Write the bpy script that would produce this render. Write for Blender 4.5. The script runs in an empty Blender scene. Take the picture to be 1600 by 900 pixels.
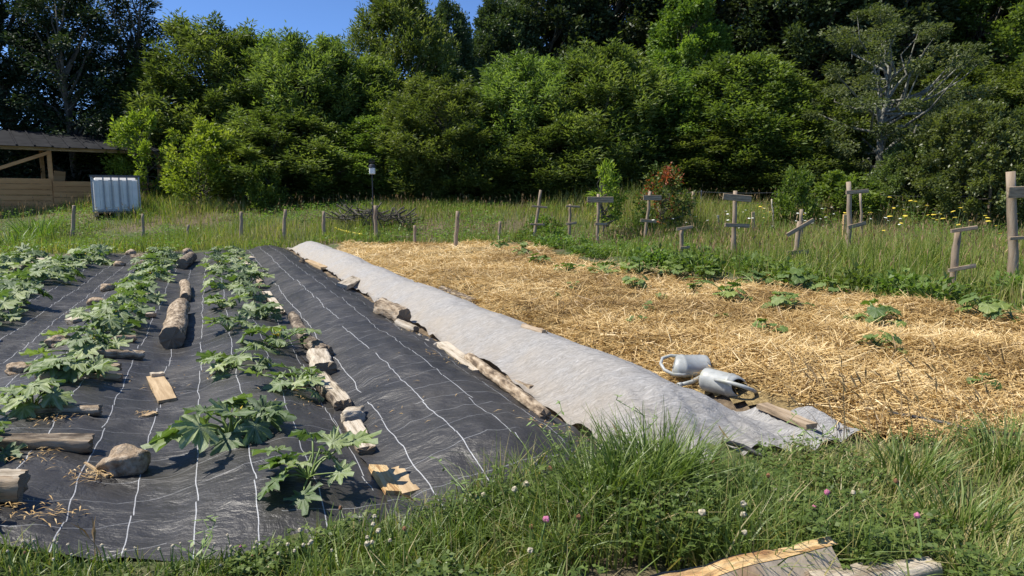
import bpy, math, random
import numpy as np
from mathutils import Vector, Matrix, Euler

R = math.radians
random.seed(7)
rng = np.random.default_rng(11)
scene = bpy.context.scene
COL = scene.collection

# ------------------------------------------------------------------ camera, sky, sun, exposure
CAM_H, FPX = 1.3, 1067.0
PITCH = math.atan(139 / FPX)
cam_data = bpy.data.cameras.new('camera')
cam_data.sensor_width = 36.0
cam_data.lens = 36.0 * FPX / 1600.0
cam_data.clip_start = 0.05
cam_data.clip_end = 2500.0
camera = bpy.data.objects.new('camera', cam_data)
COL.objects.link(camera)
camera.location = (0, 0, CAM_H)
camera.rotation_euler = (R(90) - PITCH, 0, 0)
scene.camera = camera

SUN_AZ, SUN_EL = R(-90), R(57)           # clockwise from +Y
world = bpy.data.worlds.new('World')
scene.world = world
world.use_nodes = True
wn, wl = world.node_tree.nodes, world.node_tree.links
bg = wn['Background']
sky = wn.new('ShaderNodeTexSky')
sky.sky_type = 'NISHITA'
sky.sun_disc = False
sky.sun_elevation = SUN_EL
sky.sun_rotation = SUN_AZ
sky.air_density = 0.75
sky.dust_density = 0.0
sky.ozone_density = 9.0
sky.altitude = 2500
wl.new(sky.outputs['Color'], bg.inputs['Color'])
bg.inputs['Strength'].default_value = 0.15
sun_data = bpy.data.lights.new('sun', 'SUN')
sun_data.energy = 5.0
sun_data.angle = R(0.53)
sun_data.color = (1.0, 0.94, 0.84)
sun = bpy.data.objects.new('sun', sun_data)
COL.objects.link(sun)
sdir = Vector((math.sin(SUN_AZ) * math.cos(SUN_EL), math.cos(SUN_AZ) * math.cos(SUN_EL), math.sin(SUN_EL)))
sun.rotation_euler = sdir.to_track_quat('Z', 'Y').to_euler()
sun.location = (-20, 20, 40)
scene.view_settings.view_transform = 'Standard'
scene.view_settings.look = 'None'
scene.view_settings.gamma = 1.0
scene.view_settings.exposure = 0.45
scene.view_settings.use_curve_mapping = False
scene.cycles.max_bounces = 6
scene.cycles.diffuse_bounces = 3
scene.cycles.transmission_bounces = 4
scene.cycles.transparent_max_bounces = 8

# ------------------------------------------------------------------ numeric helpers
def _hash(ix, iy, seed):
    n = (ix * 374761393 + iy * 668265263 + seed * 974634541) & 0xFFFFFFFF
    n = ((n ^ (n >> 13)) * 1274126177) & 0xFFFFFFFF
    return ((n ^ (n >> 16)) & 0xFFFFFF) / float(0xFFFFFF)

def vn(x, y, seed=0):
    x = np.asarray(x, float); y = np.asarray(y, float)
    ix = np.floor(x).astype(np.int64); iy = np.floor(y).astype(np.int64)
    fx = x - ix; fy = y - iy
    fx = fx * fx * (3 - 2 * fx); fy = fy * fy * (3 - 2 * fy)
    a = _hash(ix, iy, seed); b = _hash(ix + 1, iy, seed)
    c = _hash(ix, iy + 1, seed); d = _hash(ix + 1, iy + 1, seed)
    return (a + (b - a) * fx) * (1 - fy) + (c + (d - c) * fx) * fy

def fbm(x, y, o=3, seed=0):
    v = 0; amp = 0.5; f = 1.0
    for i in range(o):
        v = v + amp * (vn(np.asarray(x) * f, np.asarray(y) * f, seed + i * 17) - 0.5)
        amp *= 0.5; f *= 2.03
    return v

def sm(a, b, x):
    k = np.clip((np.asarray(x, float) - a) / (b - a), 0, 1)
    return k * k * (3 - 2 * k)

BED_A = R(-23.82)
AX = (math.sin(BED_A), math.cos(BED_A)); AC = (math.cos(BED_A), -math.sin(BED_A))
def to_st(x, y): return x * AX[0] + y * AX[1], x * AC[0] + y * AC[1]
def to_xy(s, t): return s * AX[0] + t * AC[0], s * AX[1] + t * AC[1]

def bump(t, c, w, p=1.0):
    return (0.5 + 0.5 * np.cos(np.pi * np.clip((t - c) / w, -1, 1))) ** p

STRAW = [(1.15, 4.35), (1.75, 3.66), (2.8, 3.40), (4.6, 3.7), (8.3, 5.2), (5.5, 7.2), (3.95, 9.4), (1.7, 11.8), (0.9, 15.0), (0.55, 18.0),
         (-1.6, 18.7), (-4.6, 18.5), (-3.9, 14.5), (-1.4, 9.9), (0.1, 6.6)]
def inpoly(x, y, poly):
    x = np.asarray(x, float); y = np.asarray(y, float)
    r = np.zeros(x.shape, bool); n = len(poly)
    for i in range(n):
        x0, y0 = poly[i]; x1, y1 = poly[(i + 1) % n]
        c = ((y0 > y) != (y1 > y)) & (x < (x1 - x0) * (y - y0) / (y1 - y0 + 1e-12) + x0)
        r ^= c
    return r

def surf(x, y):
    """height of the place: meadow, hill, raised beds"""
    x = np.asarray(x, float); y = np.asarray(y, float)
    s, t = to_st(x, y)
    z = 0.95 * sm(17.9, 23.3, y) + 0.05 * np.clip(y - 25.5, 0, 8)
    yy = np.clip(y - 31, 0, 60)
    z = z + yy * (0.03 + 0.30 * sm(-6, 18, x))
    out = sm(18.8, 21, y) + sm(-3.8, -5, t)
    z = z + 0.25 * fbm(x * 0.35, y * 0.35, 3, 5) * np.clip(out, 0, 1)
    # foreground bank: the grass verge
    z = z + 0.05 * fbm(x * 2, y * 2, 2, 9) * (1 - sm(2.3, 2.7, s))
    ramp = sm(2.45, 3.05, s) * (1 - sm(17.7, 18.6, s))
    m = (0.10 * bump(t, -0.95, 0.60) + 0.11 * bump(t, 0.22, 0.52) + 0.10 * bump(t, -2.35, 0.75) + 0.08 * bump(t, -3.6, 0.6)
         + 0.17 * bump(t, 1.27, 0.56, 0.55) + 0.25 * bump(t, 2.27, 0.56, 0.75))
    m = m * (1 + 0.5 * fbm(s * 0.8, t * 0.9, 2, 21))
    z = z + m * ramp
    st = sm(2.75, 3.1, t) * sm(2.2, 3.0, s) * (1 - sm(18.2, 18.9, y)) * (1 - sm(7.5, 9.0, t))
    z = z + st * (0.05 + 0.30 * (fbm(x * 1.1, y * 1.1, 3, 31) + 0.12))
    return z

def ray(px, py):
    u = (px - 800) / FPX; v = -(py - 450) / FPX
    return np.array([u, math.cos(PITCH) + v * math.sin(PITCH), -math.sin(PITCH) + v * math.cos(PITCH)])

_T = np.concatenate([np.arange(1.6, 12, 0.01), np.arange(12, 60, 0.04)])
def hit(px, py):
    """point of the place seen at a pixel of the photograph (1600x900)"""
    d = ray(px, py)
    P = d[None, :] * _T[:, None]; P[:, 2] += CAM_H
    below = P[:, 2] < surf(P[:, 0], P[:, 1])
    i = int(np.argmax(below)) if below.any() else len(_T) - 1
    return Vector((P[i, 0], P[i, 1], float(surf(P[i, 0], P[i, 1]))))

def at_depth(px, py, Y):
    d = ray(px, py); k = Y / d[1]
    return Vector((d[0] * k, Y, CAM_H + d[2] * k))
def zrow(p, py):      # height seen at row py at the distance of p
    return at_depth(800, py, p.y).z
def gz(x, y): return float(surf(x, y))

# ------------------------------------------------------------------ mesh helpers
def tag(o, label=None, cat=None, group=None, kind=None):
    if label: o['label'] = label
    if cat: o['category'] = cat
    if group: o['group'] = group
    if kind: o['kind'] = kind
    return o

def link(name, me, parent=None, loc=None):
    o = bpy.data.objects.new(name, me)
    COL.objects.link(o)
    if parent is not None: o.parent = parent
    if loc is not None: o.location = loc
    return o

def empty(name, loc, rz=0):
    o = bpy.data.objects.new(name, None)
    o.empty_display_size = 0.1
    COL.objects.link(o)
    o.location = loc; o.rotation_euler = (0, 0, rz)
    return o

def copy_tree(o, parent=None):
    kids = list(o.children)
    c = o.copy(); COL.objects.link(c); c.parent = parent
    for ch in kids: copy_tree(ch, c)
    return c

class MB:
    def __init__(self): self.v = []; self.f = []; self.m = []
    def add(self, vs, fs, mi=0):
        b = len(self.v); self.v += [tuple(p) for p in vs]
        self.f += [tuple(i + b for i in f) for f in fs]; self.m += [mi] * len(fs)
    def box(self, c, d, mat=None, mi=0, jit=0.0, bev=0.0):
        x, y, z = d[0] / 2, d[1] / 2, d[2] / 2
        if bev > 0:
            vs = []; b = bev
            for sx in (-1, 1):
                for sy in (-1, 1):
                    for sz in (-1, 1):
                        vs += [(sx * (x - b), sy * (y - b), sz * z), (sx * (x - b), sy * y, sz * (z - b)), (sx * x, sy * (y - b), sz * (z - b))]
            I = lambda a, b_, c_: ((a > 0) * 4 + (b_ > 0) * 2 + (c_ > 0)) * 3
            fs = []
            for sz in (-1, 1): fs.append([I(-1, -1, sz), I(1, -1, sz), I(1, 1, sz), I(-1, 1, sz)])
            for sy in (-1, 1): fs.append([I(-1, sy, -1) + 1, I(1, sy, -1) + 1, I(1, sy, 1) + 1, I(-1, sy, 1) + 1])
            for sx in (-1, 1): fs.append([I(sx, -1, -1) + 2, I(sx, 1, -1) + 2, I(sx, 1, 1) + 2, I(sx, -1, 1) + 2])
            for sy in (-1, 1):
                for sz in (-1, 1): fs.append([I(-1, sy, sz), I(1, sy, sz), I(1, sy, sz) + 1, I(-1, sy, sz) + 1])
            for sx in (-1, 1):
                for sz in (-1, 1): fs.append([I(sx, -1, sz), I(sx, 1, sz), I(sx, 1, sz) + 2, I(sx, -1, sz) + 2])
            for sx in (-1, 1):
                for sy in (-1, 1): fs.append([I(sx, sy, -1) + 1, I(sx, sy, 1) + 1, I(sx, sy, 1) + 2, I(sx, sy, -1) + 2])
            for sx in (-1, 1):
                for sy in (-1, 1):
                    for sz in (-1, 1): k = I(sx, sy, sz); fs.append([k, k + 1, k + 2])
        else:
            vs = [(sx * x, sy * y, sz * z) for sx in (-1, 1) for sy in (-1, 1) for sz in (-1, 1)]
            fs = [(0, 1, 3, 2), (4, 6, 7, 5), (0, 4, 5, 1), (2, 3, 7, 6), (0, 2, 6, 4), (1, 5, 7, 3)]
        vs = [Vector(p) + Vector((random.uniform(-jit, jit), random.uniform(-jit, jit), random.uniform(-jit, jit))) for p in vs]
        if mat is not None: vs = [mat @ p for p in vs]
        vs = [p + Vector(c) for p in vs]
        self.add(vs, fs, mi)
    def tube(self, pts, rad, n=6, mi=0, cap=True, wob=0.0):
        pts = [Vector(p) for p in pts]; k = len(pts)
        if not hasattr(rad, '__len__'): rad = [rad] * k
        vs = []; ref = None
        for i, p in enumerate(pts):
            d = (pts[min(i + 1, k - 1)] - pts[max(i - 1, 0)]).normalized()
            if ref is None:
                ref = Vector((0, 0, 1)) if abs(d.z) < 0.9 else Vector((1, 0, 0))
            a = d.cross(ref)
            if a.length < 1e-6: a = d.orthogonal()
            a.normalize(); b = a.cross(d).normalized(); ref = b
            for j in range(n):
                an = 2 * math.pi * j / n
                rr = rad[i] * (1 + random.uniform(-wob, wob))
                vs.append(p + a * (math.cos(an) * rr) + b * (math.sin(an) * rr))
        fs = []
        for i in range(k - 1):
            for j in range(n):
                j2 = (j + 1) % n
                fs.append((i * n + j, i * n + j2, (i + 1) * n + j2, (i + 1) * n + j))
        if cap: fs += [tuple(range(n - 1, -1, -1)), tuple((k - 1) * n + j for j in range(n))]
        self.add(vs, fs, mi)
    def build(self, name, mats, parent=None, loc=None, smooth=False, **kw):
        me = bpy.data.meshes.new(name)
        me.from_pydata([tuple(p) for p in self.v], [], self.f)
        if not isinstance(mats, (list, tuple)): mats = [mats]
        for m in mats: me.materials.append(m)
        me.polygons.foreach_set('material_index', self.m)
        import bmesh
        bm = bmesh.new(); bm.from_mesh(me); bmesh.ops.recalc_face_normals(bm, faces=bm.faces); bm.to_mesh(me); bm.free()
        if smooth:
            me.polygons.foreach_set('use_smooth', [True] * len(me.polygons))
        me.update()
        return link(name, me, parent, loc)

def qmesh(name, V, Q, mats, tint=None, uv=None, smooth=False, tris=None):
    V = np.asarray(V, np.float32).reshape(-1, 3); Q = np.asarray(Q, np.int32)
    k = Q.shape[1]
    me = bpy.data.meshes.new(name)
    me.vertices.add(len(V)); me.vertices.foreach_set('co', V.ravel())
    me.loops.add(Q.size); me.loops.foreach_set('vertex_index', Q.ravel())
    me.polygons.add(len(Q)); me.polygons.foreach_set('loop_start', np.arange(0, Q.size, k, dtype=np.int32))
    if smooth: me.polygons.foreach_set('use_smooth', np.ones(len(Q), bool))
    if tint is not None:
        a = me.attributes.new('tint', 'FLOAT', 'POINT'); a.data.foreach_set('value', np.asarray(tint, np.float32))
    if uv is not None:
        l = me.uv_layers.new(name='st'); l.data.foreach_set('uv', np.asarray(uv, np.float32)[Q.ravel()].ravel())
    if not isinstance(mats, (list, tuple)): mats = [mats]
    for m in mats: me.materials.append(m)
    me.update(calc_edges=True); me.validate()
    return me

def norm(a): return a / (np.linalg.norm(a, axis=1, keepdims=True) + 1e-9)

def leaf_quads(C, D, N, L, W, tint):
    """leaves: base, widest left, tip, widest right"""
    D = norm(D); S = norm(np.cross(D, N)); Nn = np.cross(S, D)
    L = np.asarray(L).reshape(-1, 1); W = np.asarray(W).reshape(-1, 1)
    V = np.empty((len(C), 4, 3))
    V[:, 0] = C; V[:, 2] = C + D * L - Nn * L * 0.12
    V[:, 1] = C + D * L * 0.45 + S * W * 0.5 + Nn * L * 0.06; V[:, 3] = C + D * L * 0.45 - S * W * 0.5 + Nn * L * 0.06
    return V.reshape(-1, 3), np.repeat(tint, 4)

def blades(P, h, w, az, lean, tint, seg=3):
    """bent ribbons rooted at P"""
    n = len(P); V = np.empty((n, (seg + 1) * 2, 3))
    dirv = np.stack([np.cos(az), np.sin(az), np.zeros(n)], 1)
    fa = az + rng.uniform(-1.2, 1.2, n) + np.pi / 2
    side = np.stack([np.cos(fa), np.sin(fa), np.zeros(n)], 1)
    for i in range(seg + 1):
        k = i / seg
        up = h * (k - 0.35 * lean * k * k)
        c = P + dirv * (h * lean * k ** 1.8)[:, None] + np.stack([0 * h, 0 * h, up], 1)
        ww = (w * (1 - 0.88 * k ** 1.6) * 0.5)[:, None]
        V[:, 2 * i] = c - side * ww; V[:, 2 * i + 1] = c + side * ww
    base = (np.arange(n) * (seg + 1) * 2)[:, None]
    Q = np.concatenate([base + np.array([[2 * i, 2 * i + 1, 2 * i + 3, 2 * i + 2]]) for i in range(seg)], 0)
    return V.reshape(-1, 3), Q, np.repeat(tint, (seg + 1) * 2)

def join_parts(parts):
    Vs, Qs, Ts = [], [], []; b = 0
    for V, Q, T in parts:
        Vs.append(V); Qs.append(Q + b); Ts.append(T); b += len(V)
    return np.concatenate(Vs), np.concatenate(Qs), np.concatenate(Ts)

# ------------------------------------------------------------------ materials
class NT:
    def __init__(self, name):
        self.m = bpy.data.materials.new(name); self.m.use_nodes = True
        self.t = self.m.node_tree; self.n = self.t.nodes; self.l = self.t.links
        self.b = self.n['Principled BSDF']; self.o = self.n['Material Output']
    def new(self, ty, **kw):
        nd = self.n.new(ty)
        for k, v in kw.items(): setattr(nd, k, v)
        return nd
    def lk(self, a, b): self.l.new(a, b)
    def math(self, op, a, b=None, c=None, clamp=False):
        nd = self.new('ShaderNodeMath', operation=op); nd.use_clamp = clamp
        for i, v in enumerate((a, b, c)):
            if v is None: continue
            if isinstance(v, (int, float)): nd.inputs[i].default_value = v
            else: self.lk(v, nd.inputs[i])
        return nd.outputs[0]
    def coord(self, kind='Object', scale=None):
        tc = self.new('ShaderNodeTexCoord'); o = tc.outputs[kind]
        if scale is not None:
            mp = self.new('ShaderNodeMapping'); mp.inputs['Scale'].default_value = scale
            self.lk(o, mp.inputs['Vector']); o = mp.outputs[0]
        return o
    def noise(self, vec, scale, detail=4, rough=0.55, dist=0.0):
        nd = self.new('ShaderNodeTexNoise')
        nd.inputs['Scale'].default_value = scale; nd.inputs['Detail'].default_value = detail
        nd.inputs['Roughness'].default_value = rough; nd.inputs['Distortion'].default_value = dist
        if vec is not None: self.lk(vec, nd.inputs['Vector'])
        return nd.outputs[0]
    def ramp(self, fac, stops):
        nd = self.new('ShaderNodeValToRGB'); e = nd.color_ramp.elements
        while len(e) < len(stops): e.new(0.5)
        for i, (p, c) in enumerate(stops):
            e[i].position = p; e[i].color = (c[0], c[1], c[2], 1)
        self.lk(fac, nd.inputs[0]); return nd.outputs[0]
    def mix(self, fac, a, b, mode='MIX'):
        nd = self.new('ShaderNodeMix', data_type='RGBA', blend_type=mode)
        for i, v in ((0, fac), (6, a), (7, b)):
            if isinstance(v, (int, float)): nd.inputs[i].default_value = v
            elif isinstance(v, tuple): nd.inputs[i].default_value = (v[0], v[1], v[2], 1)
            else: self.lk(v, nd.inputs[i])
        return nd.outputs[2]
    def bump(self, h, strength=0.5, dist=0.01):
        nd = self.new('ShaderNodeBump'); nd.inputs['Strength'].default_value = strength; nd.inputs['Distance'].default_value = dist
        self.lk(h, nd.inputs['Height']); self.lk(nd.outputs[0], self.b.inputs['Normal']); return nd.outputs[0]
    def set(self, **kw):
        for k, v in kw.items(): self.b.inputs[k].default_value = v
    def attr(self, name='tint'):
        nd = self.new('ShaderNodeAttribute'); nd.attribute_name = name; return nd.outputs['Fac']

def simple(name, c1, c2, scale=8, rough=0.8, bump=0.4, bdist=0.01, stretch=None, metal=0.0, detail=5, lo=0.3, hi=0.7, c3=None, bscale=None):
    t = NT(name); v = t.coord('Object', stretch)
    n = t.noise(v, scale, detail, 0.6)
    st = [(lo, c1), (hi, c2)] if c3 is None else [(lo, c1), ((lo + hi) / 2, c2), (hi, c3)]
    t.lk(t.ramp(n, st), t.b.inputs['Base Color'])
    t.set(Roughness=rough, Metallic=metal)
    if bump: t.bump(t.noise(v, bscale or scale * 2.5, 6, 0.65), bump, bdist)
    return t.m

def leafmat(name, stops, transl=0.3, rough=0.55, vary=0.25, tcol=None, spec=0.35):
    """tint attribute picks the leaf's own colour; object random shifts it a little"""
    t = NT(name); a = t.attr()
    c = t.ramp(a, stops)
    oi = t.new('ShaderNodeObjectInfo')
    hs = t.new('ShaderNodeHueSaturation')
    t.lk(c, hs.inputs['Color'])
    t.lk(t.math('MULTIPLY_ADD', oi.outputs['Random'], vary * 1.6, 1 - vary * 0.8), hs.inputs['Value'])
    t.lk(t.math('MULTIPLY_ADD', oi.outputs['Random'], 0.03, 0.485), hs.inputs['Hue'])
    c = hs.outputs[0]
    t.lk(c, t.b.inputs['Base Color']); t.set(Roughness=rough); t.b.inputs['Specular IOR Level'].default_value = spec
    tr = t.new('ShaderNodeBsdfTranslucent')
    t.lk(t.mix(1.0, c, tcol or (1.05, 1.12, 0.45), 'MULTIPLY'), tr.inputs['Color'])
    ms = t.new('ShaderNodeMixShader'); ms.inputs[0].default_value = transl
    t.lk(t.b.outputs[0], ms.inputs[1]); t.lk(tr.outputs[0], ms.inputs[2]); t.lk(ms.outputs[0], t.o.inputs['Surface'])
    return t.m

M = {}
M['bark_tree'] = simple('tree_bark', (0.05, 0.045, 0.035), (0.13, 0.115, 0.09), 6, 0.9, 0.8, 0.03, (1, 1, 0.3))
M['bark_lichen'] = simple('lichen_bark', (0.07, 0.065, 0.05), (0.17, 0.165, 0.135), 7, 0.9, 0.8, 0.02, None, c3=(0.36, 0.36, 0.3))
M['ash'] = leafmat('ash_leaf', [(0, (0.075, 0.115, 0.028)), (0.5, (0.15, 0.21, 0.05)), (1, (0.25, 0.32, 0.085))], 0.45, 0.5, spec=0.35)
M['feather'] = leafmat('narrow_ash_leaf', [(0, (0.085, 0.13, 0.035)), (0.5, (0.17, 0.235, 0.062)), (1, (0.28, 0.345, 0.11))], 0.45, 0.5, spec=0.35)
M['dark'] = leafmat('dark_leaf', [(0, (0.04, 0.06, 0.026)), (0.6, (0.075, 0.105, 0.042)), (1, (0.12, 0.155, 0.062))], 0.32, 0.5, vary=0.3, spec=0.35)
M['fir'] = leafmat('conifer_leaf', [(0, (0.02, 0.042, 0.02)), (0.6, (0.042, 0.07, 0.03)), (1, (0.075, 0.11, 0.045))], 0.25)
M['olive'] = leafmat('bush_leaf', [(0, (0.085, 0.115, 0.035)), (0.5, (0.15, 0.19, 0.06)), (1, (0.23, 0.27, 0.10))], 0.42, 0.42, spec=0.5)
M['bright'] = leafmat('young_leaf', [(0, (0.17, 0.25, 0.035)), (0.6, (0.28, 0.38, 0.055)), (1, (0.38, 0.46, 0.09))], 0.5, vary=0.1)
M['lime'] = leafmat('lime_leaf', [(0, (0.08, 0.13, 0.022)), (0.6, (0.16, 0.23, 0.04)), (1, (0.25, 0.32, 0.07))], 0.42)
M['oldleaf'] = leafmat('old_tree_leaf', [(0, (0.09, 0.12, 0.045)), (0.6, (0.16, 0.2, 0.08)), (1, (0.25, 0.27, 0.14))], 0.38)
M['redtip'] = leafmat('red_tip_leaf', [(0, (0.07, 0.12, 0.025)), (0.62, (0.13, 0.17, 0.035)), (0.7, (0.30, 0.08, 0.035)), (1, (0.38, 0.10, 0.05))], 0.35)
M['under'] = leafmat('undergrowth_leaf', [(0, (0.025, 0.045, 0.014)), (0.6, (0.05, 0.085, 0.024)), (1, (0.085, 0.13, 0.04))], 0.3)
M['grass'] = leafmat('grass_blade', [(0, (0.075, 0.12, 0.024)), (0.45, (0.16, 0.22, 0.045)), (0.72, (0.26, 0.31, 0.085)), (0.86, (0.38, 0.32, 0.13)), (1, (0.50, 0.41, 0.22))], 0.35, 0.45, 0.0, spec=0.5)
M['meadow'] = leafmat('meadow_blade', [(0, (0.13, 0.20, 0.035)), (0.4, (0.22, 0.29, 0.055)), (0.7, (0.32, 0.36, 0.10)), (0.88, (0.47, 0.42, 0.18)), (1, (0.48, 0.38, 0.2))], 0.45, 0.5, 0.0)
M['clover'] = leafmat('clover_leaf', [(0, (0.05, 0.095, 0.02)), (1, (0.15, 0.22, 0.05))], 0.3, 0.5, 0.0)
M['potato'] = leafmat('potato_leaf', [(0, (0.08, 0.135, 0.028)), (0.6, (0.155, 0.235, 0.05)), (1, (0.24, 0.32, 0.09))], 0.45, 0.5, 0.35)
M['corn'] = leafmat('reed_leaf', [(0, (0.12, 0.2, 0.03)), (1, (0.24, 0.32, 0.07))], 0.4, 0.45, 0.0)
M['straw'] = leafmat('straw_stalk', [(0, (0.24, 0.155, 0.055)), (0.3, (0.50, 0.345, 0.13)), (0.7, (0.66, 0.485, 0.21)), (1, (0.80, 0.65, 0.36))], 0.15, 0.5, 0.0, (1, 0.9, 0.6), 0.5)
M['seed'] = leafmat('seed_head', [(0, (0.24, 0.17, 0.08)), (1, (0.50, 0.39, 0.2))], 0.35, 0.8, 0.0, (1, 0.9, 0.6))

def squash_leaf_mat(name, base1, base2, silver, amt):
    t = NT(name)
    v = t.coord('Object')
    n = t.noise(v, 9, 3, 0.6); c = t.ramp(n, [(0.3, base1), (0.7, base2)])
    r = t.attr('vein')     # 1 on the ribs of the lobes, 0 between them
    n2 = t.noise(v, 34, 4, 0.7)
    f = t.math('MULTIPLY', t.math('SMOOTH_MIN', t.math('MULTIPLY_ADD', r, 0.75, n2), 1.0, 0.1), amt, clamp=True)
    f = t.math('MULTIPLY', f, f)
    c = t.mix(f, c, silver)
    oi = t.new('ShaderNodeObjectInfo'); hs = t.new('ShaderNodeHueSaturation'); t.lk(c, hs.inputs['Color'])
    t.lk(t.math('MULTIPLY_ADD', oi.outputs['Random'], 0.7, 0.65), hs.inputs['Value'])
    t.lk(t.math('MULTIPLY_ADD', oi.outputs['Random'], -0.045, 0.515), hs.inputs['Hue'])
    c = hs.outputs[0]
    t.lk(c, t.b.inputs['Base Color']); t.set(Roughness=0.55)
    t.bump(t.math('ADD', t.noise(v, 60, 4, 0.6), r), 0.5, 0.006)
    tr = t.new('ShaderNodeBsdfTranslucent'); t.lk(t.mix(1.0, c, (1.1, 1.4, 0.4), 'MULTIPLY'), tr.inputs['Color'])
    ms = t.new('ShaderNodeMixShader'); ms.inputs[0].default_value = 0.25
    t.lk(t.b.outputs[0], ms.inputs[1]); t.lk(tr.outputs[0], ms.inputs[2]); t.lk(ms.outputs[0], t.o.inputs['Surface'])
    return t.m
M['zuc'] = squash_leaf_mat('zucchini_leaf', (0.065, 0.125, 0.022), (0.14, 0.22, 0.04), (0.32, 0.38, 0.25), 0.78)
M['squash'] = squash_leaf_mat('squash_leaf', (0.08, 0.145, 0.025), (0.15, 0.225, 0.04), (0.24, 0.31, 0.14), 0.5)
M['stalk'] = simple('stalk', (0.13, 0.2, 0.05), (0.2, 0.27, 0.08), 20, 0.5, 0.1)

M['wood_grey'] = simple('weathered_wood', (0.16, 0.115, 0.075), (0.31, 0.235, 0.16), 14, 0.85, 0.8, 0.006, (1, 1, 0.12), c3=(0.38, 0.31, 0.23))
M['wood_grey_x'] = simple('weathered_board', (0.15, 0.105, 0.065), (0.34, 0.255, 0.165), 36, 0.85, 0.8, 0.006, (0.12, 1, 1), c3=(0.44, 0.35, 0.25))
M['wood_tan'] = simple('fresh_board', (0.30, 0.20, 0.10), (0.56, 0.42, 0.25), 34, 0.75, 0.6, 0.006, (0.1, 1, 1))
M['wood_plank'] = simple('shed_plank_wood', (0.40, 0.20, 0.07), (0.58, 0.32, 0.13), 6, 0.75, 0.4, 0.004, (0.15, 1, 1))
M['wood_pale'] = simple('pale_dry_wood', (0.20, 0.155, 0.10), (0.46, 0.39, 0.29), 32, 0.8, 0.9, 0.01, (0.12, 1, 1), c3=(0.58, 0.51, 0.40), lo=0.34, hi=0.62)
M['wood_orange'] = simple('split_wood', (0.32, 0.16, 0.06), (0.60, 0.39, 0.17), 34, 0.75, 1.0, 0.012, (0.14, 1, 1), c3=(0.70, 0.52, 0.28), lo=0.34, hi=0.62)
M['bark_brown'] = simple('brown_bark', (0.045, 0.033, 0.022), (0.17, 0.13, 0.09), 30, 0.95, 1.0, 0.02, (0.3, 1, 1), c3=(0.36, 0.30, 0.22), lo=0.36, hi=0.66, bscale=45)
M['bark_tan'] = simple('tan_bark', (0.10, 0.07, 0.042), (0.33, 0.25, 0.165), 28, 0.9, 1.0, 0.02, (0.3, 1, 1), c3=(0.52, 0.43, 0.31), lo=0.36, hi=0.64, bscale=45)
def endgrain():
    t = NT('cut_end_grain'); v = t.coord('Object')
    mp = t.new('ShaderNodeMapping'); mp.inputs['Scale'].default_value = (0, 1, 1); t.lk(v, mp.inputs['Vector'])
    w = t.new('ShaderNodeTexWave', wave_type='RINGS', rings_direction='X'); w.inputs['Scale'].default_value = 40; w.inputs['Distortion'].default_value = 3
    t.lk(mp.outputs[0], w.inputs['Vector'])
    c = t.mix(t.noise(v, 18), t.ramp(w.outputs[0], [(0.2, (0.22, 0.16, 0.1)), (0.8, (0.36, 0.28, 0.18))]), (0.13, 0.1, 0.075))
    t.lk(c, t.b.inputs['Base Color']); t.set(Roughness=0.85); t.bump(w.outputs[0], 0.3, 0.002)
    return t.m
M['end'] = endgrain()
M['stone'] = simple('sandy_stone', (0.20, 0.14, 0.085), (0.40, 0.30, 0.20), 26, 0.95, 1.0, 0.02, c3=(0.54, 0.44, 0.32), lo=0.34, hi=0.66, bscale=50)
M['stone_grey'] = simple('grey_stone', (0.25, 0.23, 0.2), (0.45, 0.42, 0.37), 12, 0.9, 0.8, 0.012)
M['roof'] = simple('dark_roof_sheet', (0.012, 0.013, 0.015), (0.03, 0.031, 0.034), 3, 0.85, 0.3, 0.01)
M['roof'].node_tree.nodes['Principled BSDF'].inputs['Specular IOR Level'].default_value = 0.08
M['black_metal'] = simple('black_painted_metal', (0.012, 0.012, 0.013), (0.025, 0.025, 0.027), 20, 0.45, 0.1)
M['white_plastic'] = simple('white_plastic', (0.7, 0.7, 0.69), (0.8, 0.8, 0.79), 10, 0.4, 0.05)
M['tank'] = simple('translucent_tank_plastic', (0.62, 0.61, 0.58), (0.74, 0.73, 0.70), 2.5, 0.4, 0.1, 0.02)
M['galv'] = simple('galvanised_steel', (0.22, 0.23, 0.24), (0.36, 0.37, 0.38), 25, 0.5, 0.1, metal=0.5)
M['pipe'] = simple('black_pipe', (0.02, 0.02, 0.022), (0.05, 0.05, 0.052), 12, 0.45, 0.2)
M['yellow'] = simple('yellow_hose', (0.62, 0.5, 0.03), (0.75, 0.62, 0.05), 12, 0.5, 0.1)
M['cyl_pad'] = simple('dark_panel', (0.05, 0.05, 0.055), (0.09, 0.09, 0.095), 12, 0.5, 0.1)

def can_mat():
    t = NT('worn_grey_can'); v = t.coord('Object')
    n = t.noise(v, 7, 5, 0.65, 0.6)
    c = t.ramp(n, [(0.35, (0.30, 0.32, 0.32)), (0.55, (0.42, 0.44, 0.44)), (0.72, (0.40, 0.40, 0.24))])
    c = t.mix(t.math('MULTIPLY', t.noise(v, 40, 3), 0.35), c, (0.30, 0.27, 0.17))
    t.lk(c, t.b.inputs['Base Color']); t.set(Roughness=0.42); t.bump(t.noise(v, 50), 0.1, 0.003); return t.m
M['can'] = can_mat()
M['can_dark'] = simple('can_inside_shade', (0.03, 0.032, 0.032), (0.06, 0.062, 0.062), 10, 0.7, 0.1)  # shade of the can's hollow put into a dark colour

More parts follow.
